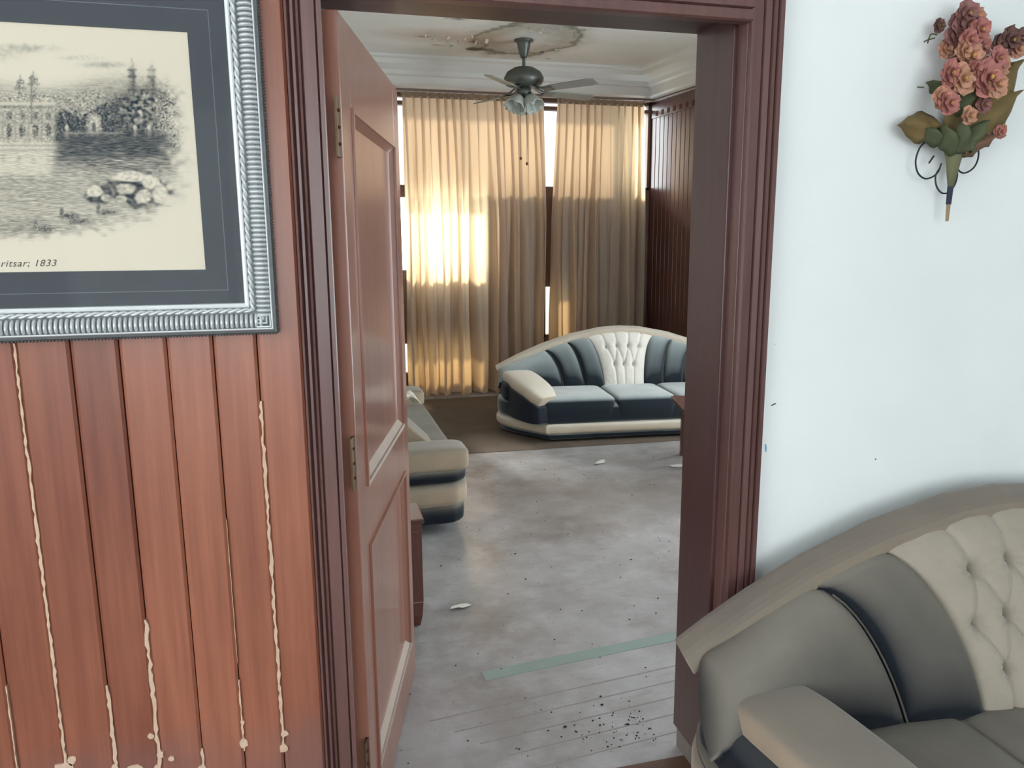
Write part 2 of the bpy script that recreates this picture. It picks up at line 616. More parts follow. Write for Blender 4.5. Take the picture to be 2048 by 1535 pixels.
filler(-.591, .40, 1.36, .0062, 1, [(-.004, .40, .018, 1.3), (.012, .42, .012, .8), (-.010, .33, .030, .3), (.008, .335, .034, .25), (-.02, .31, .02, .4), (.016, .30, .02, .4)])
filler(-.491, .20, .59, .0075, 2, [(.036, .372, .013, 1.4), (.024, .366, .011, 1.2), (-.003, .385, .013, .5), (.0, .30, .02, .5)])
filler(-.400, .22, .735, .0085, 3, [(-.012, .45, .007, 1.), (.003, .40, .012, .6), (.026, .385, .007, 1.), (-.006, .36, .016, .5), (.004, .32, .02, .5)])
filler(-.307, .24, .40, .006, 4, [(-.003, .345, .012, .8)])
filler(-.215, .375, .56, .0042, 5, [(0, .395, .012, .9), (.001, .45, .006, .9)])
filler(-.215, .60, .95, .0016, 9)
filler(-.126, .365, 1.215, .0075, 6, [(.004, .405, .008, 1.2), (-.001, .365, .012, .8)])
filler(-.687, .25, .62, .003, 7)
filler(.019, .388, .412, .006, 8)

# scuffs on the white wall
for nm, X, z, w, h, a, m in (('scuff_mark', 1.118, 1.225, .006, .009, 0, 'scuffdark'), ('scuff_mark', 1.158, 1.13, .018, .004, .35, 'scuffdark'),
                             ('scuff_mark', 1.142, 1.013, .006, .022, .1, 'scuffblue'), ('scuff_mark', 1.152, 1.29, .004, .004, 0, 'scuffpale'),
                             ('scuff_mark', 1.49, .955, .006, .004, .4, 'scuffdark')):
    c, s = math.cos(a), math.sin(a)
    ring = [(X + (px * c - pz * s), YW - .0004, z + (px * s + pz * c)) for px, pz in ((-w / 2, 0), (-w / 4, -h / 2), (w / 4, -h / 2), (w / 2, 0), (w / 4, h / 2), (-w / 4, h / 2))]
    MB().hull(ring, [(x, YW + .001, zz) for x, y, zz in ring]).build(nm, M[m], bpy.data.objects['wall_right'])

# door surround: stepped casing on both sides and over the head, jambs with a stop
trim = empty('trim_1', kind='structure')
prof = [(0, .0), (0, .016), (.004, .022), (.026, .022), (.029, .014), (.032, .024), (.046, .026), (.049, .017), (.053, .027), (.061, .027), (.064, .016), (.067, .030), (.078, .030), (.082, .024), (.082, 0)]


def casing(side, xin):
    ring = [(xin + side * d, YW - p + (.0 if p else .014)) for d, p in prof]
    MB().hull([(x, y, .0) for x, y in ring], [(x, y, 2.068 + (.082 if side > 0 else .082)) for x, y in ring]).build('side_casing', M['casing'], trim)


def casing_l():
    pl = [(0, 0), (0, .016), (.003, .022), (.012, .022), (.014, .016), (.017, .024), (.046, .024), (.050, .016), (.052, .024), (.057, .026), (.060, .018), (.064, .027), (.070, .027), (.073, .018), (.078, .030), (.083, .026), (.083, 0)]
    ring = [(.044 - d * .892, YW - p + (.0 if p else .014)) for d, p in pl]
    MB().hull([(x, y, 0) for x, y in ring], [(x, y, 2.15) for x, y in ring]).build('side_casing', M['casing'], trim)


casing(1, 1.033)
casing_l()
ringh = [(2.062 + d * .97, YW - p * .92 + (.0 if p else .014)) for d, p in prof]
MB().hull([(.050, y, z) for z, y in ringh], [(1.036, y, z) for z, y in ringh]).build('head_casing', M['casing'], trim)
MB().box(1.019, 1.066, YW + .042, YF + .012, .072, HEAD).build('side_jamb', M['jamb'], trim, bevel=.003)
MB().box(1.030, 1.066, YW - .002, YW + .042, .0, HEAD).build('door_stop', M['casing'], trim, bevel=.002)
MB().box(-.03, .026, YW + .013, YF + .012, .0, HEAD).build('side_jamb', M['jamb'], trim, bevel=.003)
MB().box(.02, 1.066, YW + .042, YF + .012, 2.094, HEAD + .032).build('head_jamb', M['jamb'], trim, bevel=.003)
MB().box(.02, 1.066, YW - .002, YW + .042, 2.07, HEAD + .032).build('door_stop', M['casing'], trim, bevel=.002)
MB().box(1.027, 1.06, YW + .05, YF + .004, .0, .074).build('bare_foot', M['sillgrey'], trim, bevel=.004, label='bare grey cement foot of the jamb')

# ------------------------------------------------------------------ door leaf, swung into the far room
DL = .862
door = empty('door_1', (.0775, 1.772, 0), math.atan2(.968, .25), kind='structure')
# local x runs along the leaf away from the hinge, local y = away from the visible face (to the left), z up
T = .04
ZB, ZT = .006, 2.042
st = .105
MB().box(0, st, 0, T, ZB, ZT).build('stile', M['doorwood'], door, bevel=.003)
MB().box(DL - st, DL, 0, T, ZB, ZT).build('stile', M['doorwood'], door, bevel=.003)
rails = [(ZB, .165), (.80, .955), (1.86, ZT)]
for z0, z1 in rails:
    MB().box(st, DL - st, .0005, T - .001, z0, z1).build('rail', M['doorwood'], door, bevel=.001)


def bevel_panel(z0, z1, x0, x1):
    d1, d2, w = -.006, .016, .034
    MB().box(x0 + w - .002, x1 - w + .002, d2 - .003, T - .008, z0 + w - .002, z1 - w + .002).build('panel', M['doorwood'], door)
    # sloping mouldings on the four sides, each its own piece
    o = [(x0, z0), (x1, z0), (x1, z1), (x0, z1)]
    i = [(x0 + w, z0 + w), (x1 - w, z0 + w), (x1 - w, z1 - w), (x0 + w, z1 - w)]
    q = [(x0 + w * .35, z0 + w * .35), (x1 - w * .35, z0 + w * .35), (x1 - w * .35, z1 - w * .35), (x0 + w * .35, z1 - w * .35)]
    for k in range(4):
        k2 = (k + 1) % 4
        vs = []
        for (px, pz), y in ((o[k], .001), (o[k], d1), (q[k], d1), (q[k], d1 + .006), (i[k], d2), (i[k], d2 + .006)):
            vs.append((px, y, pz))
        ve = []
        for (px, pz), y in ((o[k2], .001), (o[k2], d1), (q[k2], d1), (q[k2], d1 + .006), (i[k2], d2), (i[k2], d2 + .006)):
            ve.append((px, y, pz))
        MB().hull(vs, ve).build('moulding', M['doordust'] if k == 0 else M['doorwood'], door, label='dust-covered lower moulding' if k == 0 else None)


bevel_panel(.165, .80, st, DL - st)
bevel_panel(.955, 1.86, st, DL - st)
for zc in (.27, 1.05, 1.80):
    h = MB().box(-.030, -.001, .004, .0085, zc - .062, zc + .062).build('hinge', M['brass'], door)
    kn = MB()
    for k in range(3):
        kn.lathe([(0, -.004), (.004, -.002), (.004, .002), (0, .004)], (-.016, .003, zc - .035 + .035 * k), 8)
    kn.build('screw', M['groove'], h)
    MB().tube([(-.002, .005, zc - .062), (-.002, .005, zc + .062)], .0045, 8).build('knuckle', M['brass'], h)
MB().lathe([(0, 0), (.022, .002), (.024, .01), (.012, .018), (.01, .035), (.026, .05), (.026, .065), (0, .07)], (0, 0, 0), 16).build('door_knob', M['brass'], door, smooth=True).matrix_local = Matrix.Translation((DL - .05, T, 1.0)) @ Matrix.Rotation(R(-90), 4, 'X')

# ------------------------------------------------------------------ far room shell
MB().box(-.62, -.50, YF, YB + .1, 0, CZ).build('wall_far_left', M['farwall'], kind='structure')
ceil = MB().box(-.7, 4.7, YF, YB + .2, CZ, CZ + .1).build('ceiling', M['ceiling'], kind='structure')

# window wall with its openings: x0, x1, z0, z1
holes = [(.72, 3.08, 2.12, 3.02), (3.26, 3.60, 2.12, 3.02), (.72, 1.69, 1.27, 2.05), (.72, 1.66, .20, .56), (2.40, 2.62, .55, 1.12)]  # unseen pier between the upper openings, added to darken the right curtain's end
xs = sorted({-.62, XC + .12} | {h[0] for h in holes} | {h[1] for h in holes})
zs = sorted({0., CZ} | {h[2] for h in holes} | {h[3] for h in holes})
wb_ = MB()
for i in range(len(xs) - 1):
    for j in range(len(zs) - 1):
        cx, cz = (xs[i] + xs[i + 1]) / 2, (zs[j] + zs[j + 1]) / 2
        if not any(h[0] < cx < h[1] and h[2] < cz < h[3] for h in holes):
            wb_.box(xs[i], xs[i + 1], YB, YB + .12, zs[j], zs[j + 1])
wb_.build('wall_back', M['farpanel'], kind='structure')


def window(k, x0, x1, z0, z1, mull=(), bars=(), glass='glass'):
    w = empty('window_%d' % k, kind='structure')
    f = MB()
    t = .025
    f.box(x0, x0 + t, YB + .01, YB + .09, z0, z1).box(x1 - t, x1, YB + .01, YB + .09, z0, z1)
    f.box(x0, x1, YB + .01, YB + .09, z0, z0 + t).box(x0, x1, YB + .01, YB + .09, z1 - t, z1)
    f.build('window_frame', M['frame'], w)
    for x in mull:
        MB().box(x - .02, x + .02, YB + .02, YB + .08, z0 + t, z1 - t).build('mullion', M['frame'], w)
    for z in bars:
        MB().box(x0 + t, x1 - t, YB + .005, YB + .085, z - .018, z + .018).build('transom', M['frame'], w)
    ex = [x0 + t] + list(mull) + [x1 - t]
    for i in range(len(ex) - 1):
        MB().box(ex[i], ex[i + 1], YB + .048, YB + .052, z0 + t, z1 - t).build('pane', M[glass], w)
    portal(((x0 + x1) / 2, YB + .13, (z0 + z1) / 2), (0, -1, 0), x1 - x0, z1 - z0)


window(1, *holes[0], mull=(1.45, 2.30), bars=(2.935,), glass='greyglass')
window(2, *holes[1], bars=(2.935,))
window(3, *holes[2])
window(4, *holes[3], glass='dimglass')
window(5, *holes[4], glass='dimglass')

# right wall of the far room: panelled near the corner, with a tall window opening further towards us
wr = empty('wall_far_right', kind='structure')


def rw(y0, y1, z0, z1, d0=0., d1=.12):
    pts = [(xright(y0) + d0, y0), (xright(y1) + d0, y1), (xright(y1) + d1, y1), (xright(y0) + d1, y0)]
    return MB().hull([(x, y, z0) for x, y in pts], [(x, y, z1) for x, y in pts])


WY0, WY1, WZ0, WZ1 = 2.6, 5.6, .10, 2.75
rw(YF, WY0, 0, CZ).build('wall_panel', M['farwall'], wr)
rw(WY1, YB + .1, 0, CZ).build('wall_panel', M['farpanel'], wr)
rw(WY0, WY1, 0, WZ0).build('wall_panel', M['farwall'], wr)
rw(WY0, WY1, WZ1, CZ).build('wall_panel', M['farwall'], wr)
w6 = empty('window_6', kind='structure')
for a, c, d, e in ((WY0, WY0 + .05, WZ0, WZ1), (WY1 - .05, WY1, WZ0, WZ1), ((WY0 + WY1) / 2 - .03, (WY0 + WY1) / 2 + .03, WZ0, WZ1)):
    rw(a, c, d, e, .02, .1).build('window_frame', M['frame'], w6)
rw(WY0, WY1, WZ0, WZ0 + .05, .02, .1).build('window_frame', M['frame'], w6)
rw(WY0, WY1, WZ1 - .05, WZ1, .02, .1).build('window_frame', M['frame'], w6)
rw(WY0 + .05, WY1 - .05, WZ0 + .05, WZ1 - .05, .055, .06).build('pane', M['glass'], w6)
portal((xright((WY0 + WY1) / 2) + .14, (WY0 + WY1) / 2, (WZ0 + WZ1) / 2), (-1, -K, 0), WY1 - WY0, WZ1 - WZ0)
y = YB - .02
while y > WY1 + .1:
    y2 = y - .078
    pts = [(xright(y) - .014, y - .004), (xright(y2) - .014, y2 + .004), (xright(y2) + .01, y2 + .004), (xright(y) + .01, y - .004)]
    MB().hull([(x, yy, .12) for x, yy in pts], [(x, yy, 2.86) for x, yy in pts]).build('plank', M['farpanel'], wr, bevel=.004)
    y = y2
# head board of the panelling with its row of square holes
hb = rw(WY1 + .1, YB - .02, 2.86, 3.0, -.022, .01).build('head_board', M['farpanel'], wr)
hl = MB()
y = YB - .10
while y > WY1 + .2:
    y2 = y - .045
    pts = [(xright(y) - .0235, y), (xright(y2) - .0235, y2), (xright(y2) - .0, y2), (xright(y) - .0, y)]
    hl.hull([(x, yy, 2.875) for x, yy in pts], [(x, yy, 2.925) for x, yy in pts])
    y -= .11
hl.build('square_hole', M['groove'], hb, label='row of dark square holes')
MB().tube([(xright(yy) - .06, yy, 3.03) for yy in (YB - .08, 6.8, 5.8)], .012, 8).build('hanging_rail', M['darkwood'], wr)

# plaster cornice in steps, along the window wall and along the right wall
cp = [(0, 3.03), (.05, 3.03), (.06, 3.06), (.10, 3.075), (.11, 3.16), (.15, 3.17), (.165, 3.205), (.30, 3.235), (.32, 3.27), (.37, 3.28), (.38, CZ + .01), (0, CZ + .01)]
MB().hull([(-.5, YB - d, z) for d, z in cp], [(XC + .1 - 0, YB - d, z) for d, z in cp]).build('trim_2', M['cornice'], kind='structure')
nx, ny = -1 / math.hypot(1, K), -K / math.hypot(1, K)
MB().hull([(xright(YB) + nx * d, YB + ny * d, z) for d, z in cp], [(xright(YF) + nx * d, YF + ny * d, z) for d, z in cp]).build('trim_3', M['cornice'], kind='structure')

# skirting on the window wall
MB().box(-.5, XC, YB - .02, YB, 0, .12).build('baseboard_back', M['farpanel'], kind='structure')

# ------------------------------------------------------------------ near room shell (behind the camera)
NZ = 3.0
MB().box(-2.6, 4.0, -3.2, YW + .02, NZ, NZ + .1).build('ceiling_2', M['wall'], kind='structure')
MB().box(3.9, 4.0, -3.2, YW, 0, NZ).build('wall_near_right', M['wall'], kind='structure')
nb = MB()
nb.box(-2.6, -1.9, -3.3, -3.2, 0, NZ).box(1.9, 4.0, -3.3, -3.2, 0, NZ).box(-1.9, 1.9, -3.3, -3.2, 0, .6).box(-1.9, 1.9, -3.3, -3.2, 2.6, NZ)
nb.build('wall_near_back', M['wall'], kind='structure')
nl = MB()
nl.box(-2.7, -2.6, -3.2, -1.6, 0, NZ).box(-2.7, -2.6, .9, YW, 0, NZ).box(-2.7, -2.6, -1.6, .9, 0, .7).box(-2.7, -2.6, -1.6, .9, 2.5, NZ)
nl.build('wall_near_left', M['wall'], kind='structure')
w7 = empty('window_7', kind='structure')
for x in (-1.9, -.66, .6, 1.86):
    MB().box(x, x + .05, -3.28, -3.22, .6, 2.6).build('window_frame', M['frame'], w7)
MB().box(-1.9, 1.9, -3.252, -3.248, .6, 2.6).build('pane', M['glass'], w7)
w8 = empty('window_8', kind='structure')
for yy in (-1.6, -.4, .85):
    MB().box(-2.68, -2.62, yy, yy + .05, .7, 2.5).build('window_frame', M['frame'], w8)
MB().box(-2.652, -2.648, -1.6, .9, .7, 2.5).build('pane', M['glass'], w8)
portal((0, -3.32, 1.6), (0, 1, 0), 3.8, 2.0)
portal((-2.72, -.35, 1.6), (1, 0, 0), 2.5, 1.8)

# ------------------------------------------------------------------ carpet under the far sofa
rug = MB()
ring = [(.3, 5.95), (.82, 5.95), (.82, 5.48), (1.14, 5.475), (2.77, 5.40), (3.75, 5.36), (3.68, 7.6), (.3, 7.6)]
rug.hull([(x, y, .0005) for x, y in ring], [(x, y, .004) for x, y in ring])
tag(rug.build('carpet', M['carpet']), 'worn dark brown carpet lying between the windows and the pale marble floor', 'carpet')

# ------------------------------------------------------------------ curtains
YC = 7.75


def curtain(name, x0, x1, pitch, seed, label, tail, dl=0., dr=0.):
    r = random.Random(seed)
    root = empty(name, ((x0 + x1) / 2, YC, 0), label=label, cat='curtain', group='gold beige curtains on the window wall')
    W = x1 - x0
    n = int(W / pitch) * 14
    m = 60
    U = np.linspace(0, 1, n)
    Z = np.linspace(0, 1, m)
    np_ = int(W / pitch)
    # irregular pleats: warped phase
    warp = np.interp(U, np.linspace(0, 1, 12), np.cumsum([0] + [r.uniform(.75, 1.25) for _ in range(11)]))
    warp = warp / warp[-1]
    amp = np.interp(U, np.linspace(0, 1, 24), [r.uniform(.6, 1.25) for _ in range(24)])
    lo_w = np.interp(U, np.linspace(0, 1, 9), np.cumsum([0] + [r.uniform(.6, 1.4) for _ in range(8)]))
    lo_w = lo_w / lo_w[-1]
    P = np.zeros((m, n, 3))
    ztop, zbot = 2.965, tail
    for j, q in enumerate(Z):
        z = ztop - (ztop - zbot) * q
        k = min(1., q / .75)
        d_top = np.sin(2 * np.pi * np_ * warp) * (.013 + .03 * k) * amp
        d_low = (np.sin(2 * np.pi * np_ * .62 * lo_w + 1.3) * .050 * (.6 + .5 * amp) + np.sin(2 * np.pi * np_ * warp) * .018)
        d = d_top * (1 - .8 * k) + d_low * k
        d = d * min(1., .35 + q * 7)
        sway = .012 * np.sin(2 * np.pi * (U * 3 + q * .8)) * k
        xx = x0 + W * U + (dl * (1 - U) + dr * U) * min(1., q / .4) + sway + .030 * np.sin(2 * np.pi * np_ * warp + .5) * max(.3, 1 - q / .6) * amp + .016 * k * np.sin(2 * np.pi * np_ * .62 * lo_w * 2 + 2.9)
        hem = .012 * np.sin(2 * np.pi * np_ * .62 * lo_w + .4) * (q > .98)
        P[j, :, 0] = xx - root.location.x
        P[j, :, 1] = d
        P[j, :, 2] = z + hem
    fab = MB().grid(P).build('fabric', M['curtain'], root, smooth=True)
    # gathered heading tape
    Pt = np.zeros((5, n, 3))
    for j in range(5):
        Pt[j, :, 0] = x0 + W * U - root.location.x
        Pt[j, :, 1] = np.sin(2 * np.pi * np_ * warp) * .010 - .004
        Pt[j, :, 2] = 3.0 - .055 * j / 4
    MB().grid(Pt).build('heading_tape', M['tape'], root, smooth=True)
    return root


curtain('curtain', .905, 2.325, .078, 3, 'wide gold beige curtain, backlit, left of the bright gap at the windows', .02, 0., .05)
curtain('curtain', 2.475, 3.42, .074, 5, 'narrower beige curtain hanging behind the curved sofa, next to the panelled corner', .03, -.055, .03)
rail = empty('curtain_rail', (2.1, YC, 3.02), label='long thin curtain rail under the white cornice', cat='curtain rail')
MB().box(-1.45, 1.45, -.014, .014, -.012, .008).build('track', M['frame'], rail)
for k in range(4):
    MB().box(-1.4 + .93 * k, -1.375 + .93 * k, 0, YB - YC - .0, -.004, .012).build('bracket', M['frame'], rail)


# ------------------------------------------------------------------ sofas
def half_outline(W, square=False):
    if square:
        return catmull([(0, 0), (-W + .30, .0), (-W + .10, .005), (-W + .025, .05), (-W, .14), (-W, .50), (-W + .02, .66), (-W + .10, .76), (-.45, .80), (0, .80)], 6)
    # left half of the plan, from front middle round the end to back middle
    return catmull([(0, 0), (-.45, .0), (-W + .36, .0), (-W + .295, .03), (-W + .07, .30), (-W, .48), (-W + .03, .64), (-W + .14, .735), (-.45, .79), (0, .80)], 6)


def outline(W, square=False):
    h = half_outline(W, square)
    rgt = h[::-1][1:-1].copy()
    rgt[:, 0] *= -1
    return np.vstack([h, rgt])


def band(root, name, mat, W, z0, z1, inset=0., bulge=.012, label=None, square=False):
    o = outline(W, square)
    c = np.array([0., .4])
    d = o - c
    d = d / np.linalg.norm(d, axis=1)[:, None]
    m = 9
    P = []
    for i in range(m):
        t = i / (m - 1)
        off = -inset + bulge * (1 - abs(2 * t - 1) ** 3) - (bulge if i in (0, m - 1) else 0)
        q = o + d * off
        P.append([(x, y, z0 + (z1 - z0) * t) for x, y in q])
    mb = MB().grid(np.array(P), wrap_v=True)
    n = len(o)
    mb.f.append(tuple(range(n)))
    mb.f.append(tuple(range((m - 1) * n, m * n)))
    return mb.build(name, mat, root, smooth=True, label=label)


RIM_Z = [(-.95, .525), (-.86, .578), (-.76, .632), (-.59, .712), (-.38, .790), (-.15, .842), (0, .852), (.15, .842), (.38, .790), (.59, .712), (.76, .632), (.86, .578), (.95, .525)]


def _rim_point(u, W):
    s = u / W * .95
    z = np.interp(s, [a for a, _ in RIM_Z], [c for _, c in RIM_Z])
    v = .715 - .05 * max(0, abs(s) - .6)
    return np.array([u, v, z])


def sofa(name, loc, rz, label, W, seam_b, seam_t, zl, teal, seat_z=.36, cream='creamnear', tuft='tuft', rim='creamrim', rows=None, arm_w=1., fc=.255, cushions=(-.26, .26), tuft_n=70, group=None, square=False, rim_off=0.):
    root = empty(name, loc, rz, label=label, cat='sofa', group=group)
    z0, z1, z2, z3 = zl
    rows_ = rows
    for (x, y) in ((-W + .35, .12), (W - .35, .12), (-W + .3, .62), (W - .3, .62)):
        MB().lathe([(0, 0), (.018, 0), (.024, z0 + .02), (0, z0 + .02)], (x, y, 0), 10).build('foot', M['darkwood'], root)
    band(root, 'skirt', teal, W, z0, z1, .03, .012, square=square)
    band(root, 'base_band', M[cream], W, z1, z2, .0, .014, label='cream band around the base', square=square)
    body = band(root, 'body', teal, W, z2, z3, .012, .016, square=square)

    def rim_point(u, W):
        q = _rim_point(u, W)
        q[2] += rim_off
        return q

    # ---- back panels: surface between the seat line and the rim
    def bot(u):
        s = abs(u) / W
        v = .50 + .06 * min(1, s / .6) - .08 * max(0, s - .7) / .3
        z = seat_z - .02 + .075 * max(0, s - .6) / .4
        return np.array([u, v, z])

    def topp(u):
        p = rim_point(u, W)
        return p + np.array([0, -.03, -.015])

    def panel(ub0, ub1, ut0, ut1, n, m, puff, mat, nm, tuft=False, lab=None):
        P = np.zeros((m, n, 3))
        A = np.linspace(0, 1, n)
        for j in range(m):
            t = j / (m - 1)
            f = (1 - math.sqrt(max(0, 1 - t * t))) * .85 + t * .15
            for i, a in enumerate(A):
                pb = bot(ub0 + (ub1 - ub0) * a)
                pt = topp(ut0 + (ut1 - ut0) * a)
                p = pb + (pt - pb) * t
                p[0] = pb[0] + (pt[0] - pb[0]) * f
                P[j, i] = p
        du = np.gradient(P, axis=1)
        dv = np.gradient(P, axis=0)
        N = np.cross(du, dv)
        N /= np.linalg.norm(N, axis=2)[:, :, None] + 1e-9
        if N[m // 2, n // 2, 1] > 0:
            N = -N
        a = A[None, :]
        t = np.linspace(0, 1, m)[:, None]
        h = puff * ((1 - np.abs(2 * a - 1) ** 3.2) ** .5) * ((1 - np.abs(2 * t - 1) ** 2.5) ** .6)
        if tuft:
            rows = [(.76, (.22, .41, .60, .79)), (.50, (.12, .31, .50, .69, .88)), (.24, (.22, .41, .60, .79))]
            rows = rows_ or rows
            seg = []
            for k in range(len(rows)):
                tt, aa = rows[k]
                for x in aa:
                    r2 = ((a - x) * 2.6) ** 2 + ((t - tt) * 2.4) ** 2
                    ang_ = np.arctan2((t - tt) * 1.0, (a - x) * 1.1)
                    h = h - .036 * np.exp(-np.sqrt(r2 + 1e-6) / .085) + .0035 * np.cos(11 * ang_ + 7 * x) * np.exp(-r2 / .03) * (1 - np.exp(-r2 / .002))
                    if k + 1 < len(rows):
                        for x2 in rows[k + 1][1]:
                            if abs(x2 - x) < .16:
                                seg.append((x, tt, x2, rows[k + 1][0]))
                    if k == 0:
                        seg.append((x, tt, x, 1.0))
                    if k == len(rows) - 1:
                        seg.append((x, tt, x, 0.0))
            for x1, t1, x2, t2 in seg:
                ax, at = (a - x1), (t - t1)
                bx, bt = x2 - x1, t2 - t1
                pr = np.clip((ax * bx + at * bt) / (bx * bx + bt * bt), 0, 1)
                dd = np.sqrt((ax - pr * bx) ** 2 + (at - pr * bt) ** 2)
                h = h - .013 * np.exp(-dd / .016)
            wr_ = nrng.normal(0, 1, (m, n))
            for _ in range(3):
                wr_ = (wr_ + np.roll(wr_, 1, 0) + np.roll(wr_, -1, 0) + np.roll(wr_, 1, 1) + np.roll(wr_, -1, 1)) / 5
            h = h + wr_ * .002
        P = P + N * h[:, :, None]
        # tuck the edges in behind
        ring = [P]
        back = P.copy()
        back = back - N * .05
        Q = np.zeros((m + 2, n + 2, 3))
        Q[1:-1, 1:-1] = P
        Q[0, 1:-1], Q[-1, 1:-1], Q[1:-1, 0], Q[1:-1, -1] = back[0], back[-1], back[:, 0], back[:, -1]
        Q[0, 0], Q[0, -1], Q[-1, 0], Q[-1, -1] = back[0, 0], back[0, -1], back[-1, 0], back[-1, -1]
        return MB().grid(Q).build(nm, mat, root, smooth=True, label=lab)

    nb_ = [-W + .005] + list(seam_b)
    nt_ = [-W + .05] + list(seam_t)
    for k in range(len(nb_) - 1):
        n = 26 if k == 0 else 18
        panel(nb_[k], nb_[k + 1], nt_[k], nt_[k + 1], n, 24, .070 if k == 0 else .052, teal, 'back_panel')
        panel(-nb_[k], -nb_[k + 1], -nt_[k], -nt_[k + 1], n, 24, .070 if k == 0 else .052, teal, 'back_panel')
    panel(seam_b[-1], -seam_b[-1], seam_t[-1], -seam_t[-1], tuft_n, tuft_n, .045, M[tuft], 'tufted_panel', True, 'buttoned cream centre panel')

    # piping along the seams of the panels
    for k in range(1, len(nb_) - 1):
        for sg in (-1, 1):
            pts = []
            for j in range(13):
                t = .93 * j / 12
                f = (1 - math.sqrt(max(0, 1 - t * t))) * .85 + t * .15
                pb, pt = bot(sg * nb_[k]), topp(sg * nt_[k])
                p = pb + (pt - pb) * t
                p[0] = pb[0] + (pt[0] - pb[0]) * f
                p[1] -= .012
                p[2] += .004
                pts.append(p)
            MB().tube(pts, .0032, 6).build('seam_piping', M['piping'], root, smooth=True)

    # outer shell behind the panels
    us = np.linspace(-W + .12, W - .12, 41)
    P = []
    for t in (0, .5, 1):
        row = []
        for u in us:
            rp = rim_point(u, W)
            s = abs(u) / W
            ob = np.array([u, .785 - .10 * max(0, s - .75) / .25, z3 - .04])
            row.append(ob + (rp + np.array([0, .015, 0]) - ob) * t)
        P.append(row)
    for t in (0, 1):
        row = []
        for u in us:
            a_, b_ = rim_point(u, W), bot(u)
            row.append(a_ + (b_ + np.array([0, .05, -.03]) - a_) * t)
        P.append(row)
    MB().grid(np.array(P)).build('back_shell', teal, root, smooth=True)

    # cream rim along the top
    us = np.linspace(-W + .015, W - .015, 49)
    P = []
    for i, u in enumerate(us):
        c = rim_point(u, W) + np.array([0, .0, -.005])
        a_ = rim_point(us[max(i - 1, 0)], W)
        b_ = rim_point(us[min(i + 1, 48)], W)
        tn = (b_ - a_) / np.linalg.norm(b_ - a_)
        nv = np.array([0, 1., 0])
        nz = np.cross(nv, tn)
        nz = -nz if nz[2] < 0 else nz
        row = []
        for k in range(14):
            an = 2 * math.pi * k / 14
            cx, cy = math.cos(an), math.sin(an)
            sx = math.copysign(abs(cx) ** .6, cx) * .042
            sy = math.copysign(abs(cy) ** .6, cy) * .030
            row.append(c + nv * (sx * .94) + nz * sy + nz * (-.35 * min(0, sx) * 0) + np.array([0, 0, sx * .35]))
        P.append(row)
    mb = MB().grid(np.array(P), wrap_v=True)
    mb.f.append(tuple(range(14)))
    mb.f.append(tuple(range(48 * 14, 49 * 14)))
    mb.build('rim', M[rim], root, smooth=False, bevel=.004, label='cream padded rim along the top')

    # rounded cheeks closing the ends under the back panels
    for sg in (-1, 1):
        MB().sq((sg * (W - .135), .48, seat_z + .0), (.115, .20, .085), .5, .5, 28, 14).build('end_cheek', M['navy'], root, smooth=True)

    # seat cushions
    cu = [-W + .28] + list(cushions) + [W - .28]
    for k in range(len(cu) - 1):
        a_, b_ = cu[k], cu[k + 1]
        MB().sq(((a_ + b_) / 2, .275, seat_z - .085), ((b_ - a_) / 2 + .001, .285, .095), .32, .16, 40, 16).build('seat_cushion', teal, root, smooth=True)

    # arms: pad on top of a dark arm body, sloping down to the front of the seat
    for sg in (-1, 1):
        if square:
            MB().sq((sg * (W - .115), .30, z3 + .050), (.118, .305, .066), .35, .22, 40, 18).build('arm_pad', M[cream], root, smooth=True, label='cream arm pad')
            continue
        path = catmull([(-W + .165, .575, seat_z + .085), (-W + .175, .45, seat_z + .10), (-W + .21, .25, seat_z + .085), (-W + .265, .08, seat_z + .045), (-W + .32, -.005, seat_z - .02)], 6)
        wid = np.interp(np.linspace(0, 1, len(path)), [0, .08, .5, .85, 1], [.085, .108, .112, .10, .07]) * arm_w
        P, Q = [], []
        for i, c in enumerate(path):
            tn = path[min(i + 1, len(path) - 1)] - path[max(i - 1, 0)]
            tn /= np.linalg.norm(tn)
            side = np.array([-tn[1], tn[0], 0])
            side /= np.linalg.norm(side)
            up = np.cross(tn, side)
            up = -up if up[2] < 0 else up
            row, row2 = [], []
            for k in range(20):
                an = 2 * math.pi * k / 20
                cx, cy = math.cos(an), math.sin(an)
                p = c + side * math.copysign(abs(cx) ** .45, cx) * wid[i] + up * math.copysign(abs(cy) ** .55, cy) * .058
                row.append((p[0] * (1 if sg < 0 else -1), p[1], p[2]))
            for dx, zz in ((-1, -.04), (1, -.04), (1, None), (-1, None)):
                p = c + side * dx * (wid[i] + .006)
                z = c[2] + zz if zz is not None else z2 + .02
                row2.append((p[0] * (1 if sg < 0 else -1), p[1], z))
            P.append(row)
            Q.append(row2)
        mb = MB().grid(np.array(P), wrap_v=True)
        mb.f.append(tuple(range(20)))
        mb.f.append(tuple(range((len(path) - 1) * 20, len(path) * 20)))
        mb.build('arm_pad', M[cream], root, smooth=True, bevel=.006, label='cream arm pad')
        mb = MB().grid(np.array(Q), wrap_v=True)
        mb.f.append((0, 1, 2, 3))
        e = (len(path) - 1) * 4
        mb.f.append((e, e + 1, e + 2, e + 3))
        mb.build('arm_body', M['navy'], root, smooth=True, bevel=.012)
    return root


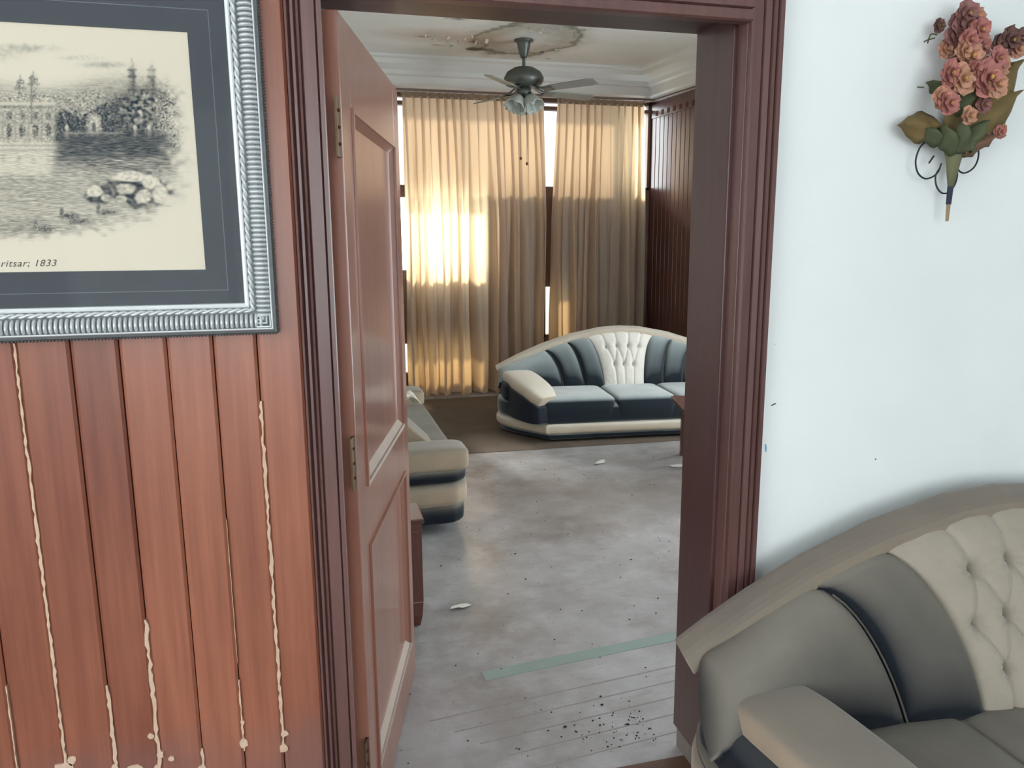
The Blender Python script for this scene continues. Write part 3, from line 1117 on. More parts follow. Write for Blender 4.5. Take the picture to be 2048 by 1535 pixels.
sofa('sofa', (1.80, .90, .004), 0., 'grey and cream sofa with a buttoned back, against the white wall beside the doorway', .965, (-.41, -.185), (-.63, -.43),
     (.05, .205, .325, .345), M['teal'], tuft_n=110, group='matching two-tone curved sofas')
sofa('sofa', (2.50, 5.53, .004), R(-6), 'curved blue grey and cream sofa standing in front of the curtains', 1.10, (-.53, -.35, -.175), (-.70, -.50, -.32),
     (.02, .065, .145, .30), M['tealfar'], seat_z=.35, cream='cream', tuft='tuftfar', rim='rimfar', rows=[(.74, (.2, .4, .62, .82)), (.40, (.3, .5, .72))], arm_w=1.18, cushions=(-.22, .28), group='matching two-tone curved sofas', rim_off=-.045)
sofa3 = sofa('sofa', (.76, 4.86, 0), R(90), 'striped cream and dark sofa end half hidden behind the open door', .97, (-.53, -.36, -.19), (-.72, -.55, -.37),
     (.055, .165, .29, .37), M['teal'], group='matching two-tone curved sofas', square=True)

wd = MB()
ring = [(-.02, .40), (.26, .40), (.275, .415), (.06, .63), (.02, .65), (-.02, .64)]
wd.hull([(x, -.19, z) for x, z in ring], [(x, .19, z) for x, z in ring])
wc = wd.build('back_wedge', M['creamnear'], sofa3, smooth=False, bevel=.012)  # sloping wedge joined to the sofa as one of its parts
wc.matrix_parent_inverse = sofa3.matrix_basis.inverted()
wc.location = (.37, 4.42, -.03)

# crumpled cloth lying on the back of the half hidden sofa
P = np.zeros((14, 14, 3))
for i in range(14):
    for j in range(14):
        a, c = i / 13 - .5, j / 13 - .5
        P[i, j] = (a * .20, c * .20, .03 * math.sin(9 * a + 2) * math.cos(8 * c) + .045 * max(0, .35 - abs(a)) - .10 * max(0, a - .2))
cl = MB().grid(P).build('crumpled_cloth', M['cloth'], smooth=True)
cl.location = (.47, 4.40, .675)
tag(cl, 'crumpled pale cloth lying on the half hidden sofa', 'cloth')

# ------------------------------------------------------------------ small cabinet behind the door
cab = empty('side_cabinet', (.12, 3.03, 0), label='low brown wooden cabinet with bracket feet behind the door edge', cat='cabinet')
MB().box(-.26, .262, -.11, .10, .445, .468).build('top', M['darkwood'], cab, bevel=.004)
MB().box(-.25, .252, -.102, .095, .11, .445).build('body', M['darkwood'], cab, bevel=.003)
for sx in (-1, 1):
    for sy in (-1, 1):
        x, yy = sx * .222, sy * .072
        f = MB()
        f.add([(x - .03, yy - .027, .11), (x + .03, yy - .027, .11), (x + .03, yy + .027, .11), (x - .03, yy + .027, .11),
               (x - .026, yy - .026, .05), (x + .026, yy - .026, .05), (x + .026, yy + .026, .05), (x - .026, yy + .026, .05),
               (x - .016, yy - .018, 0), (x + .016, yy - .018, 0), (x + .016, yy + .018, 0), (x - .016, yy + .018, 0)],
              [(0, 1, 5, 4), (1, 2, 6, 5), (2, 3, 7, 6), (3, 0, 4, 7), (4, 5, 9, 8), (5, 6, 10, 9), (6, 7, 11, 10), (7, 4, 8, 11), (8, 9, 10, 11), (0, 3, 2, 1)])
        f.build('foot', M['darkwood'], cab, bevel=.004)
for k in (-1, 1):
    MB().box(k * .125 - .11, k * .125 + .11, -.11, -.10, .14, .42).build('door', M['darkwood'], cab, bevel=.003)

# ------------------------------------------------------------------ coffee table whose corner shows at the right jamb
ct = empty('coffee_table', (2.89, 4.72, 0), R(-16), label='low wooden coffee table, corner showing past the right jamb in front of the curved sofa', cat='table')
MB().box(-.45, .45, -.28, .28, .40, .435).build('tabletop', M['darkwood'], ct, bevel=.006)
MB().box(-.38, .38, -.22, .22, .33, .40).build('apron', M['darkwood'], ct)
for sx in (-1, 1):
    for sy in (-1, 1):
        MB().box(sx * .36 - .025, sx * .36 + .025, sy * .2 - .025, sy * .2 + .025, 0, .34).build('leg', M['darkwood'], ct, bevel=.004)

# ------------------------------------------------------------------ ceiling fan
FX, FY = 1.885, 6.85
fan = empty('ceiling_fan', (FX, FY, CZ), label='dull bronze ceiling fan with a glass light kit under the stained ceiling', cat='fan')
MB().lathe([(0, .0), (.085, .0), (.085, -.012), (.06, -.02), (.055, -.06), (.03, -.14), (.022, -.15), (0, -.15)]).build('canopy', M['fanmetal'], fan, smooth=True)
MB().tube([(0, 0, -.14), (0, 0, -.235)], .014, 10).build('downrod', M['fanmetal'], fan)
MB().lathe([(0, -.215), (.03, -.22), (.09, -.232), (.15, -.268), (.176, -.315), (.172, -.345), (.15, -.375), (.10, -.392), (0, -.396)], n=32).build('motor_housing', M['fanmetal'], fan, smooth=True)
MB().lathe([(0, -.39), (.06, -.395), (.065, -.44), (.05, -.475), (0, -.48)], n=20).build('light_fitter', M['fanmetal'], fan, smooth=True)
for k, ang in enumerate((246, 325, 28, 128)):
    # picture-plane angles measured from the camera's right; turned into the room's frame
    a = R(ang - 14.4)
    d = Vector((math.cos(a), math.sin(a), 0))
    s = Vector((-math.sin(a), math.cos(a), 0))
    mb = MB()
    top, botm = [], []
    L0, L1 = .24, .72
    outl = [(L0, -.038), (L0 + .06, -.05), (L1 - .05, -.06), (L1, -.04), (L1, .04), (L1 - .05, .06), (L0 + .06, .05), (L0, .038)]
    for r_, w in outl:
        p = d * r_ + s * w + Vector((0, 0, -.425 + w * -.22))
        top.append(p + Vector((0, 0, .004)))
        botm.append(p - Vector((0, 0, .004)))
    bl = MB().hull(botm, top).build('blade', M['fanblade'], fan)
    br = MB()
    for w in (-.03, .03):
        br.tube([d * .10 + s * w * .4 + Vector((0, 0, -.385)), d * .18 + s * w + Vector((0, 0, -.42)), d * .30 + s * w + Vector((0, 0, -.414 + w * -.22 - .016))], .008, 6)
    br.hull([d * .2 + s * w + Vector((0, 0, -.435 - w * .2)) for w in (-.045, .045)] + [d * .29 + s * w + Vector((0, 0, -.437 - w * .2)) for w in (.035, -.035)],
            [d * .2 + s * w + Vector((0, 0, -.429 - w * .2)) for w in (-.045, .045)] + [d * .29 + s * w + Vector((0, 0, -.431 - w * .2)) for w in (.035, -.035)])
    br.build('blade_bracket', M['fanmetal'], bl)
for k in range(4):
    a = R(45 + 90 * k - 14)
    d = Vector((math.cos(a), math.sin(a), 0))
    MB().tube([Vector((0, 0, -.445)) + d * .04, Vector((0, 0, -.455)) + d * .09, Vector((0, 0, -.470)) + d * .095], .010, 8).build('lamp_arm', M['fanmetal'], fan)
    n, m = 28, 8
    P = []
    for i in range(m):
        t = i / (m - 1)
        r_ = .030 + .064 * t ** .6
        row = []
        for q in range(n):
            an = 2 * math.pi * q / n
            rr = r_ * (1 + .09 * t * math.cos(7 * an))
            row.append((rr * math.cos(an), rr * math.sin(an), -.115 * t - .012 * t * math.cos(7 * an)))
        P.append(row)
    sh = MB().grid(np.array(P), wrap_v=True).build('lamp_shade', M['shade'], fan, smooth=True)
    md = sh.modifiers.new('thick', 'SOLIDIFY')
    md.thickness = .004
    q = Vector((0, 0, 1)).rotation_difference(Vector((-d.x * .6, -d.y * .6, 1)).normalized())
    sh.location = Vector((0, 0, -.470)) + d * .06
    sh.rotation_mode = 'QUATERNION'
    sh.rotation_quaternion = q
    MB().lathe([(0, .0), (.018, -.005), (.024, -.04), (.028, -.07), (.018, -.09), (0, -.095)], n=12).build('bulb', M['shade'], sh, smooth=True)
for dx, ln in ((-.045, 1.0), (.012, 1.045)):
    ch = MB().tube([(dx, -.05, -.455), (dx, -.05, -.56 - (ln - .56))], .0018, 6).build('pull_chain', M['fanmetal'], fan)
    MB().lathe([(0, .014), (.009, .008), (.012, -.004), (.007, -.014), (0, -.016)], (dx, -.05, -ln), 10).build('chain_bob', M['darkwood'], ch, smooth=True)

# peeling paint hanging from the ceiling
pp = MB()
for k in range(70):
    if k < 34:
        cx, cy = 2.42 + rng.gauss(0, .10), 5.62 + rng.gauss(0, .05)
    elif k < 58:
        an = rng.uniform(0, 2 * math.pi)
        rr = rng.uniform(.28, .5)
        cx, cy = FX + rr * math.cos(an), FY + rr * math.sin(an)
    else:
        cx, cy = 1.15 + rng.gauss(0, .12), 6.9 + rng.gauss(0, .15)
    s = rng.uniform(.008, .022)
    an = rng.uniform(0, 6.28)
    e, f_ = Vector((math.cos(an), math.sin(an), 0)) * s, Vector((-math.sin(an), math.cos(an), 0)) * s
    c = Vector((cx, cy, CZ - .001))
    dn = Vector((0, 0, -rng.uniform(.006, .03)))
    pp.add([c - f_, c + f_ * .8, c + e + f_ * .6 + dn, c + e * .9 - f_ * .7 + dn * 1.3], [(0, 1, 2, 3)])
pp.build('peeling_paint', M['plaster'], ceil, kind='stuff')

# ------------------------------------------------------------------ framed print on the planks
FRX, FBZ, FLX, FTZ = -.078, 1.366, -.955, 2.10      # outer right, bottom, left, top
YP = YW - .008                                        # back of the frame, on the planks
pic = empty('framed_print', ((FRX + FLX) / 2, YP, FBZ), label='engraving of a lakeside palace in a silver reeded frame with a grey mat', cat='picture')
OX, OZ = (FRX + FLX) / 2, FBZ


def fr_sweep(name, prof_, mat, smooth=False, label=None):
    """sweep a (distance in from the outer edge, height off the wall) profile round the four mitred sides"""
    cs = []
    for d, h in prof_:
        cs.append([(FLX + d, YP - h, FBZ + d), (FRX - d, YP - h, FBZ + d), (FRX - d, YP - h, FTZ - d), (FLX + d, YP - h, FTZ - d)])
    P = np.array(cs) - np.array([OX, YP, OZ])
    return MB().grid(P, wrap_v=True).build(name, mat, pic, smooth=smooth, label=label)


fr_sweep('frame_edge', [(0, 0), (0, .022), (.003, .027), (.009, .028), (.009, .0)], M['silverdark'])
fr_sweep('outer_lip', [(.009, .02), (.009, .032), (.0105, .034), (.0125, .032), (.0125, .02)], M['silverbright'])
fr_sweep('frame_body', [(.0125, .0), (.0125, .024), (.025, .027), (.042, .018), (.052, .018), (.056, .018), (.066, .012), (.066, .0)], M['silverdark'])
fr_sweep('inner_lip', [(.056, .012), (.056, .0195), (.059, .0215), (.064, .018), (.066, .011)], M['silverbright'])
# reeds across the moulding
rd = MB()
bd = MB()
pitch_ = .0098


def reed(cx, cz, ax, sgn):
    # ax: 'x' reed lies along x (vertical members), 'z' along z (horizontal members)
    prof2 = [(.0128, .024), (.018, .0305), (.027, .0315), (.036, .027), (.0425, .0185)]
    hw = pitch_ * .36
    rows = []
    for d, h in prof2:
        row = []
        for k, (o_, hh) in enumerate(((-hw, -.004), (-hw * .6, -.001), (0, 0.0006), (hw * .6, -.001), (hw, -.004))):
            if ax == 'x':
                row.append((cx + sgn * d - OX, -(h + hh), cz + o_ - OZ))
            else:
                row.append((cx + o_ - OX, -(h + hh), cz + sgn * d - OZ))
        rows.append(row)
    rd.grid(np.array(rows))


z = FBZ + .02
while z < FTZ - .02:
    if z > FBZ + .0:
        lim = min(z - FBZ, FTZ - z)
        if lim > .03:
            reed(FRX, z, 'x', -1)
            reed(FLX, z, 'x', 1)
    z += pitch_
x = FLX + .02
while x < FRX - .02:
    lim = min(x - FLX, FRX - x)
    if lim > .03:
        reed(x, FBZ, 'z', 1)
        reed(x, FTZ, 'z', -1)
    x += pitch_
for cxx, sgx in ((FRX, -1), (FLX, 1)):           # concentric steps at the mitred corners
    for czz, sgz in ((FBZ, 1), (FTZ, -1)):
        for k in range(4):
            d = .015 + .0072 * k
            w = .0024
            h = .029 - .0022 * k
            pts = [(cxx + sgx * d - OX, czz + sgz * .043 - OZ), (cxx + sgx * d - OX, czz + sgz * d - OZ), (cxx + sgx * .043 - OX, czz + sgz * d - OZ)]
            rd.tube([(a, -h, c) for a, c in pts], w, 6)
rd.build('reeded_band', M['silver'], pic, smooth=True, kind='stuff')
# beads round the outside edge
k = 0
z = FBZ + .004
while z < FTZ:
    bd.sq((FRX - OX + .0005, -.02, z - OZ), (.003, .005, .0024), 1, 1, 6, 4)
    z += .0062
x = FLX + .004
while x < FRX:
    bd.sq((x - OX, -.02, -.0005), (.0024, .005, .003), 1, 1, 6, 4)
    x += .0062
bd.build('beaded_edge', M['silverdark'], pic, kind='stuff')
# twisted rope between reeds and lip
rp = MB()


def rope(p0, p1):
    p0, p1 = Vector(p0), Vector(p1)
    L = (p1 - p0).length
    n = int(L / .0016)
    t = (p1 - p0).normalized()
    side = t.cross(Vector((0, 1, 0)))
    for ph in (0, math.pi):
        pts = []
        for i in range(n + 1):
            an = 2 * math.pi * i * .0016 / .034 + ph
            pts.append(p0 + t * (L * i / n) + (side * math.cos(an) + Vector((0, 1, 0)) * math.sin(an)) * .0026)
        rp.tube(pts[::2], .0034, 5)


dR = .0495
rope((FRX - dR - OX, -.0195, dR), (FRX - dR - OX, -.0195, FTZ - FBZ - dR))
rope((FLX + dR - OX, -.0195, dR), (FRX - dR - OX, -.0195, dR))
rope((FLX + dR - OX, -.0195, dR), (FLX + dR - OX, -.0195, FTZ - FBZ - dR))
rope((FLX + dR - OX, -.0195, FTZ - FBZ - dR), (FRX - dR - OX, -.0195, FTZ - FBZ - dR))
rp.build('rope_moulding', M['silver'], pic, smooth=True)
PRX, PBZ, PTZ, PLX = -.216, 1.502, 1.966, -.82
mt = MB()
for x0, x1, z0, z1 in ((FLX + .06, PLX, FBZ + .06, FTZ - .06), (PRX, FRX - .06, FBZ + .06, FTZ - .06), (PLX, PRX, FBZ + .06, PBZ), (PLX, PRX, PTZ, FTZ - .06)):
    mt.box(x0 - OX, x1 - OX, -.013, -.010, z0 - OZ, z1 - OZ)
mat_o = mt.build('mat', M['mat'], pic)
ml = MB()
q = .042
for x0, x1, z0, z1 in ((PLX - q, PRX + q, PBZ - q - .0015, PBZ - q), (PLX - q, PRX + q, PTZ + q, PTZ + q + .0015), (PRX + q - .0015, PRX + q, PBZ - q, PTZ + q), (PLX - q, PLX - q + .0015, PBZ - q, PTZ + q)):
    ml.box(x0 - OX, x1 - OX, -.0134, -.0128, z0 - OZ, z1 - OZ)
ml.build('mat_line', M['matline'], mat_o)


def engraving():
    nx_, nz_ = 460, 420
    X = np.linspace(PLX, PRX, nx_)
    Z = np.linspace(PBZ, PTZ, nz_)
    XX, ZZ = np.meshgrid(X, Z)
    f = (PRX - XX) / .45
    pp_, zz_ = PRX - XX, ZZ - PBZ
    px = 412 - 79 * zz_ - (1020 + 136 * zz_) * pp_ - 165 * pp_ ** 2
    py = 539 - 962 * zz_ - 117 * zz_ ** 2 + pp_ * (14 - 165 * zz_)

    def sm(n_, it, seed):
        r = np.random.default_rng(seed)
        a = r.random((nz_, nx_))
        for _ in range(it):
            a = (a + np.roll(a, 1, 0) + np.roll(a, -1, 0) + np.roll(a, 1, 1) + np.roll(a, -1, 1)) / 5
        a = (a - a.mean()) / (a.std() + 1e-9)
        return a
    n0, n1, n2 = sm(0, 1, 1), sm(0, 6, 2), sm(0, 30, 3)
    hs = np.random.default_rng(4).random((nz_, nx_))
    for _ in range(10):
        hs = (hs + np.roll(hs, 1, 1) + np.roll(hs, -1, 1)) / 3
    hs = (hs - hs.mean()) / hs.std()
    Tn = np.zeros_like(px)

    def sig(x, w=2.):
        return 1 / (1 + np.exp(-np.clip(x / w, -30, 30)))

    def blob(cx, cy, rx, ry, w=.25):
        d = np.sqrt(((px - cx) / rx) ** 2 + ((py - cy) / ry) ** 2)
        return sig(1 - d, w * .35)

    def rect(x0, x1, y0, y1, w=1.):
        return sig(px - x0, w) * sig(x1 - px, w) * sig(py - y0, w) * sig(y1 - py, w)

    def put(mask, val, var=0., tex=n0):
        nonlocal Tn
        Tn = Tn * (1 - mask) + mask * np.clip(val + var * tex, 0, 1)
    # sky
    for cx, cy, rx, ry, v in ((55, 98, 45, 7, .32), (208, 132, 32, 5, .28), (95, 58, 70, 14, .14), (165, 118, 30, 4, .14), (-40, 110, 60, 12, .2), (-150, 80, 80, 20, .2)):
        put(blob(cx, cy, rx, ry, .9), v, .06, n1)
    # hills
    put(sig(py - (168 + 10 * np.sin(px / 50.)), 6) * sig(300 - py, 3) * sig(330 - px, 20), .30, .07, hs)
    put(sig(py - (186 + 6 * np.sin(px / 17.)), 3) * sig(300 - py, 3) * sig(px - 100, 6) * sig(340 - px, 10), .38, .12, n0)
    # woodland
    edge = np.interp(px, [100, 125, 165, 200, 235, 262, 300, 335, 352], [238, 226, 232, 216, 196, 186, 182, 190, 250]) + 5 * n1
    put(sig(py - edge, 2.5) * sig(318 - py, 4) * sig(px - 108, 3) * sig(352 + 6 * n1 - px, 4), .80, .13, n0)
    put(blob(300, 215, 60, 40, .8), .62, .22, n1)
    put(blob(335, 250, 22, 60, .7), .48, .25, n0)
    # two tall towers among the trees
    for tx in (264, 303):
        put(rect(tx - 5, tx + 6, 142, 196, 1.2), .52, .06, n0)
        put(rect(tx + 1, tx + 6, 142, 196, 1.2), .72, .05, n0)
        put(rect(tx - 4, tx + 4, 128, 142, 1.2), .55, .06, n0)
        for yy in (142, 155, 182):
            put(rect(tx - 9, tx + 10, yy - 1.5, yy + 1.5, .8), .8)
        put(rect(tx - 1, tx + 1.5, 118, 130, .8), .5)
    # small pavilion and jetty lamps across the water
    put(blob(188, 250, 15, 24), .30, .14, n0)
    put(blob(188, 256, 4, 10), .7)
    put(rect(130, 240, 266, 269, 1), .10)
    for lx in (134, 270, 298):
        put(rect(lx - 2, lx + 3, 258, 300, 1), .18)
        put(blob(lx, 256, 4, 5), .15)
    # palace on the left with domes
    put(rect(-400, 110, 210, 290, 1.5), .27, .08, n0)
    put(rect(-400, 100, 190, 206, 1.5), .33, .16, n0)
    put(rect(-400, 112, 206, 213, 1.), .10)
    put(rect(-400, 108, 213, 218, 1.), .5, .1)
    for k_ in range(-12, 4):
        wx = 20 + k_ * 26
        put(rect(wx - 5, wx + 5, 226, 240, 1.2), .60, .1)
        put(blob(wx, 262, 6, 13), .62, .14)
        put(rect(wx + 12, wx + 13.5, 218, 288, .8), .48)
    put(rect(-400, 108, 246, 249, 1.), .45)
    for cx, cy, rr in ((42, 170, 9), (68, 162, 9), (-30, 165, 14), (-80, 172, 9)):
        put(blob(cx, cy, rr, rr * 1.05), .42, .16, n0)
        put(rect(cx - rr - 3, cx + rr + 4, cy + rr - 2, cy + rr + 1, .8), .58)
        put(rect(cx - rr + 2, cx + rr - 2, cy + rr, 196, 1), .34, .12)
        put(rect(cx - .8, cx + 1, cy - rr - 9, cy - rr, .7), .55)
    put(rect(63, 65.5, 152, 250, .7), .6)
    # terrace and its steps
    put(rect(-400, 132, 286, 302, 1.5), .08, .05, n0)
    put(rect(-400, 118, 291, 293, .8), .5)
    put(rect(-400, 138, 300, 303, .8), .45)
    # water
    wm = sig(py - 303, 3) * sig(425 - py, 8)
    put(wm, .33, .10, hs)
    put(rect(115, 345, 268, 326, 5), .80, .09, hs)
    put(blob(250, 330, 90, 14, .8), .55, .15, hs)
    put(rect(-400, 104, 304, 350, 3), .10, .08, hs)
    for k_ in range(-8, 4):
        put(rect(k_ * 30 + 5, k_ * 30 + 11, 308, 330, 2), .32, .1, hs)
    # bank in the foreground
    fy = 405 + 10 * np.sin(px / 60.)
    put(sig(py - fy, 4) * sig(478 - py, 8), .26, .10, hs)
    put(sig(py - 440, 6) * sig(470 - py, 6) * sig(150 - px, 30), .42, .12, hs)
    # rocks
    for cx, cy, rx, ry, v in ((200, 388, 28, 20, .80), (190, 382, 17, 12, .12), (280, 378, 56, 38, .84), (262, 354, 36, 11, .06), (252, 378, 20, 12, .22),
                              (302, 364, 18, 15, .10), (286, 394, 17, 14, .20), (320, 388, 14, 20, .10), (243, 399, 12, 8, .35), (304, 411, 20, 5, .55),
                              (320, 348, 16, 10, .40), (212, 396, 10, 8, .30)):
        put(blob(cx, cy, rx * (1 + .06 * n2), ry * (1 + .06 * n2), .22), v, .09, n1)
    # water birds
    for cx, cy in ((88, 458), (160, 443), (213, 425), (140, 432)):
        put(blob(cx, cy, 20, 6, .5), .62, .12, n0)
        put(blob(cx - 16, cy - 8, 4, 9, .5), .6, .1)
    # soft vignette so that the drawing fades into the paper
    d = np.sqrt(((px - 20) / (335 + 10 * n2)) ** 2 + ((py - 285) / (192 + 6 * n2)) ** 4)
    fade = sig(1.0 - d, .035)
    Tn = Tn * fade
    Tn = np.clip(Tn + .015 * n0 * (Tn > .03), 0, 1)
    paper = np.array(lin((232, 214, 194)))
    ink = np.array(lin((34, 46, 58)))
    C = paper[None, None] * (1 - Tn[..., None]) ** 1.5 + ink[None, None] * (1 - (1 - Tn[..., None]) ** 1.5)
    P = np.stack([XX - OX, np.full_like(XX, -.0102), ZZ - OZ], -1)
    idx = np.arange(nz_ * nx_).reshape(nz_, nx_)
    quads = np.stack([idx[:-1, :-1], idx[:-1, 1:], idx[1:, 1:], idx[1:, :-1]], -1).reshape(-1, 4)
    me = bpy.data.meshes.new('print')
    me.vertices.add(nz_ * nx_)
    me.vertices.foreach_set('co', P.reshape(-1))
    me.loops.add(quads.size)
    me.loops.foreach_set('vertex_index', quads.reshape(-1).astype(np.int32))
    me.polygons.add(len(quads))
    me.polygons.foreach_set('loop_start', np.arange(0, quads.size, 4, dtype=np.int32))
    me.update(calc_edges=True)
    at = me.color_attributes.new('ink', 'FLOAT_COLOR', 'POINT')
    at.data.foreach_set('color', np.concatenate([C, np.ones((nz_, nx_, 1))], -1).reshape(-1).astype(np.float32))
    n = NT('printed paper')
    vc = n.n('ShaderNodeVertexColor', layer_name='ink')
    n.bsdf(vc.outputs[0], .8, .1)
    return link('print', me, n.m, pic)


pr = engraving()
tcu = bpy.data.curves.new('caption', 'FONT')
tcu.body = 'Umritsar; 1833'
tcu.size = .0185
tcu.shear = .35
tcu.space_character = 1.12
tcu.align_x = 'RIGHT'
tcu.extrude = .00015
tcu.materials.append(M['ink'])
tob = bpy.data.objects.new('caption_text', tcu)
COL.objects.link(tob)
bpy.context.view_layer.update()
cme = bpy.data.meshes.new_from_object(tob.evaluated_get(bpy.context.evaluated_depsgraph_get()))
bpy.data.objects.remove(tob)
cap = bpy.data.objects.new('caption', cme)
COL.objects.link(cap)
cap.parent = pr
cap.location = (-.495 - OX, -.0106, 1.513 - OZ)
cap.rotation_euler = (R(90), 0, 0)
# picture glass
MB().box(FLX + .06 - OX, FRX - .06 - OX, -.0165, -.015, .06, FTZ - FBZ - .06).build('glass', M['picglass'], pic)

# ------------------------------------------------------------------ dried flower wall bouquet
BX, BZ, BY = 1.612, 1.78, YW - .045
bq = empty('wall_bouquet', (BX, BY, BZ), label='dried rose bouquet in a wire scroll holder high on the white wall', cat='flowers')
PXM = .00133              # metres per picture pixel at that wall


def bp(x, y_, dep=0.):   # measured from the stem point
    return Vector(((x - 1881) * PXM, -dep, (230 - y_) * PXM))


MB().tube([bp(1883, 215), bp(1883, 250), bp(1882, 300)], [.030, .018, .007], 12).build('cone', M['stemgreen'], bq, smooth=True)
MB().tube([bp(1882, 295), bp(1881, 332)], [.0075, .0065], 10).build('stem_wrap', M['stemdark'], bq)
MB().tube([bp(1881, 330), bp(1881, 364)], [.005, .004], 8).build('stem_tip', M['stemtan'], bq)


def scroll(pts):
    c = catmull([tuple(bp(x, y_, -.012)) for x, y_ in pts], 8)
    MB().tube(c, .0022, 6).build('wire_scroll', M['wire'], bq, smooth=True)


scroll([(1864, 254), (1858, 270), (1845, 280), (1828, 283), (1811, 272), (1804, 250), (1811, 226), (1827, 213), (1850, 208)])
scroll([(1845, 240), (1840, 247), (1835, 254)])
scroll([(1922, 234), (1908, 236), (1900, 250), (1906, 266), (1922, 271), (1942, 260), (1950, 240), (1945, 218), (1930, 212), (1905, 222)])
scroll([(1862, 262), (1853, 278), (1858, 298), (1872, 310), (1888, 308), (1900, 294), (1904, 276), (1900, 262)])


def leaf(pts_base, tip, width, mat, dep, curl=.02, seed=0):
    r = random.Random(seed)
    b0, t0 = bp(*pts_base, dep), bp(*tip, dep + curl)
    ax = t0 - b0
    sd = ax.cross(Vector((0, 1, 0))).normalized()
    n, m = 12, 7
    P = np.zeros((n, m, 3))
    for i in range(n):
        t = i / (n - 1)
        w = width * 1.12 * (math.sin(math.pi * min(1, (t * .95 + .05) ** .72)) ** .9) * (1 + .10 * math.sin(17 * t + seed))
        for j in range(m):
            a = j / (m - 1) * 2 - 1
            p = b0 + ax * t + sd * (a * w) + Vector((0, -.018 * (1 - abs(a)) + .012 * a * a + .006 * math.sin(9 * t + a * 3), 0))
            P[i, j] = p
    o = MB().grid(P).build('leaf', mat, bq, smooth=True)
    md = o.modifiers.new('thick', 'SOLIDIFY')
    md.thickness = .0015
    return o


leaf((1840, 190), (1746, 188), .034, M['leaf1'], .0, .012, 1)
leaf((1885, 208), (2006, 62), .080, M['leaf1'], -.004, .02, 2)
leaf((1900, 210), (2000, 120), .055, M['leaf1'], .008, .02, 3)
leaf((1930, 160), (1985, 70), .036, M['leaf2'], -.006, .015, 4)
leaf((1880, 235), (1822, 190), .026, M['leaf2'], .02, .02, 5)
leaf((1885, 235), (1858, 180), .024, M['leaf2'], .03, .02, 6)
leaf((1888, 235), (1912, 180), .026, M['leaf2'], .03, .02, 7)
leaf((1885, 235), (1945, 205), .022, M['leaf3'], .02, .02, 8)
leaf((1850, 215), (1795, 195), .022, M['leaf2'], .012, .012, 9)
leaf((1880, 170), (1885, 110), .026, M['leaf2'], .02, .02, 10)
leaf((1850, 120), (1800, 110), .016, M['leaf2'], .004, .01, 11)


def flower(x, y_, rad, dep, mat, seed, tilt=0.):
    r = random.Random(seed)
    c = bp(x, y_, dep)
    mb = MB()
    rr = rad * PXM
    for layer, (np_, k, lift) in enumerate(((6, 1.0, .15), (5, .72, .45), (4, .42, .85))):
        for q in range(np_):
            an = 2 * math.pi * (q + .5 * layer + r.uniform(-.12, .12)) / np_
            d = Vector((math.cos(an), 0, math.sin(an)))
            s = Vector((-math.sin(an), 0, math.cos(an)))
            L = rr * k * r.uniform(.85, 1.15)
            P = np.zeros((5, 5, 3))
            for i in range(5):
                t = i / 4
                w = L * .62 * math.sin(math.pi * (.12 + .72 * t)) ** .8
                for j in range(5):
                    a = j / 2 - 1
                    out = Vector((0, -1, 0)) * (L * (lift * t * 1.0 + .25 * t * a * a - .2 * t * t * (1 if layer < 2 else 0)) + .004 * layer)
                    P[i, j] = c + d * (L * t * (1 - .35 * lift)) + s * (w * a) + out
            mb.grid(P)
    o = mb.build('flower', mat, bq, smooth=True)
    MB().sq((c.x, c.y - rr * .35, c.z), (rr * .13, rr * .13, rr * .13), 1, 1, 8, 6).build('flower_centre', M['pollen'], o, smooth=True)


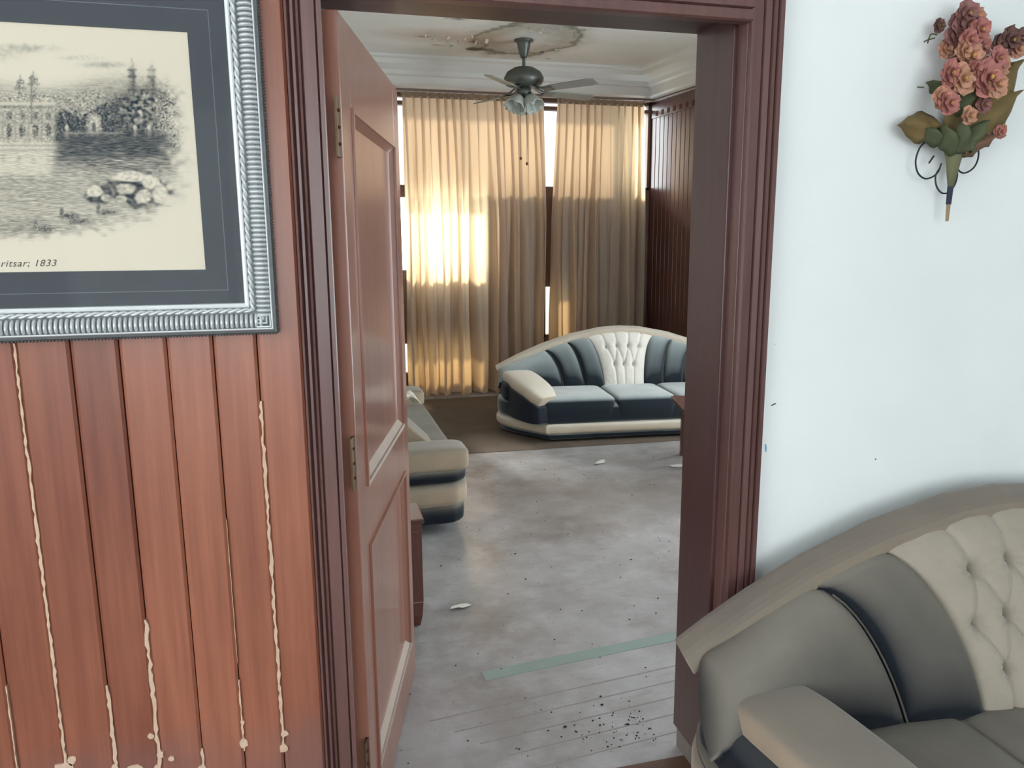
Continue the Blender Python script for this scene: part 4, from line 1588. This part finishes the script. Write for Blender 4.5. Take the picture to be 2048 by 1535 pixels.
k = 0
for x, y_, rad, dep, m in ((1862, 12, 30, .03, 3), (1890, 18, 28, .02, 2), (1846, 30, 24, .02, 3), (1880, 45, 26, .03, 4), (1908, 45, 20, .02, 1), (1835, 50, 18, .01, 2),
                           (1862, 68, 30, .05, 2), (1840, 84, 20, .03, 3), (1822, 100, 26, .05, 1), (1842, 110, 28, .06, 2), (1890, 108, 34, .07, 1), (1910, 92, 24, .05, 1), (1936, 80, 24, .04, 2),
                           (1885, 84, 22, .05, 3), (1808, 140, 22, .05, 2), (1818, 154, 24, .06, 1), (1864, 174, 18, .06, 2), (1902, 152, 18, .05, 3), (1925, 115, 18, .03, 3),
                           (1972, 30, 26, .02, 4), (1955, 38, 20, .01, 4), (1992, 26, 20, .02, 4), (2006, 34, 14, .01, 3), (1970, 50, 16, .0, 4), (1970, 196, 14, .02, 1), (1982, 186, 9, .01, 2), (1945, 205, 10, .01, 3), (1822, 8, 14, .0, 4), (1900, 2, 22, .01, 4), (1856, 40, 22, .05, 1), (1878, 22, 24, .05, 1), (1868, 92, 22, .06, 1), (1904, 120, 24, .08, 2), (1846, 60, 20, .05, 2), (1918, 70, 20, .06, 1), (1990, 44, 18, .02, 2), (1860, -8, 26, .03, 3), (1884, -6, 24, .02, 2), (1846, 8, 20, .02, 3)):
    k += 1
    flower(x, y_, rad, dep, M['petal%d' % m], k)
for pts in (((1960, 60), (1966, 90), (1940, 130), (1900, 190)), ((1815, 30), (1800, 34), (1792, 38)), ((1820, 24), (1806, 24), (1800, 40)), ((1800, 118), (1786, 118)), ((1990, 155), (1996, 176), (1980, 190))):
    c = catmull([tuple(bp(x, y_, .0)) for x, y_ in pts], 5)
    MB().tube(c, .0018, 5).build('twig', M['leaf2'], bq)

# ------------------------------------------------------------------ bits on the floor
for (x, y_, s, an, lab) in ((.545, 3.05, .038, .2, 'torn white paper scrap on the grey floor beside the cabinet foot'),
                            (1.93, 4.98, .05, .6, 'pale paper scrap on the floor in front of the curved sofa, near its left end'),
                            (2.42, 4.75, .06, -.2, 'larger pale paper scrap on the bright floor close to the coffee table'),
                            (2.55, 3.7, .03, .9, 'small pale scrap on the floor by the right jamb')):
    r = random.Random(int(x * 100))
    m = 9
    ring = []
    for k in range(m):
        a = 2 * math.pi * k / m
        rr = s * r.uniform(.6, 1.1)
        ring.append((rr * 1.3 * math.cos(a), rr * .6 * math.sin(a), .004 + .010 * r.random()))
    mb = MB().hull([(a, c, d - .0015) for a, c, d in ring], ring)
    o = mb.build('paper_scrap', M['paper'])
    o.location = (x, y_, .0)
    o.rotation_euler = (0, 0, an)
    tag(o, lab, 'paper', 'paper scraps on the floor')
gr = MB()
for k in range(420):
    x, y_ = rng.uniform(.2, 2.6), rng.uniform(1.98, 5.4)
    if k > 330:
        x, y_ = .99 - abs(rng.gauss(0, .16)), 2.0 + abs(rng.gauss(0, .13))
    s = rng.uniform(.001, .0036) if rng.random() < .94 else rng.uniform(.003, .0055)
    gr.sq((x, y_, s * .4), (s * rng.uniform(.7, 1.6), s, s * .5), 1, 1, 6, 4)
gr.build('floor_grit', M['grit'], floor, kind='stuff')
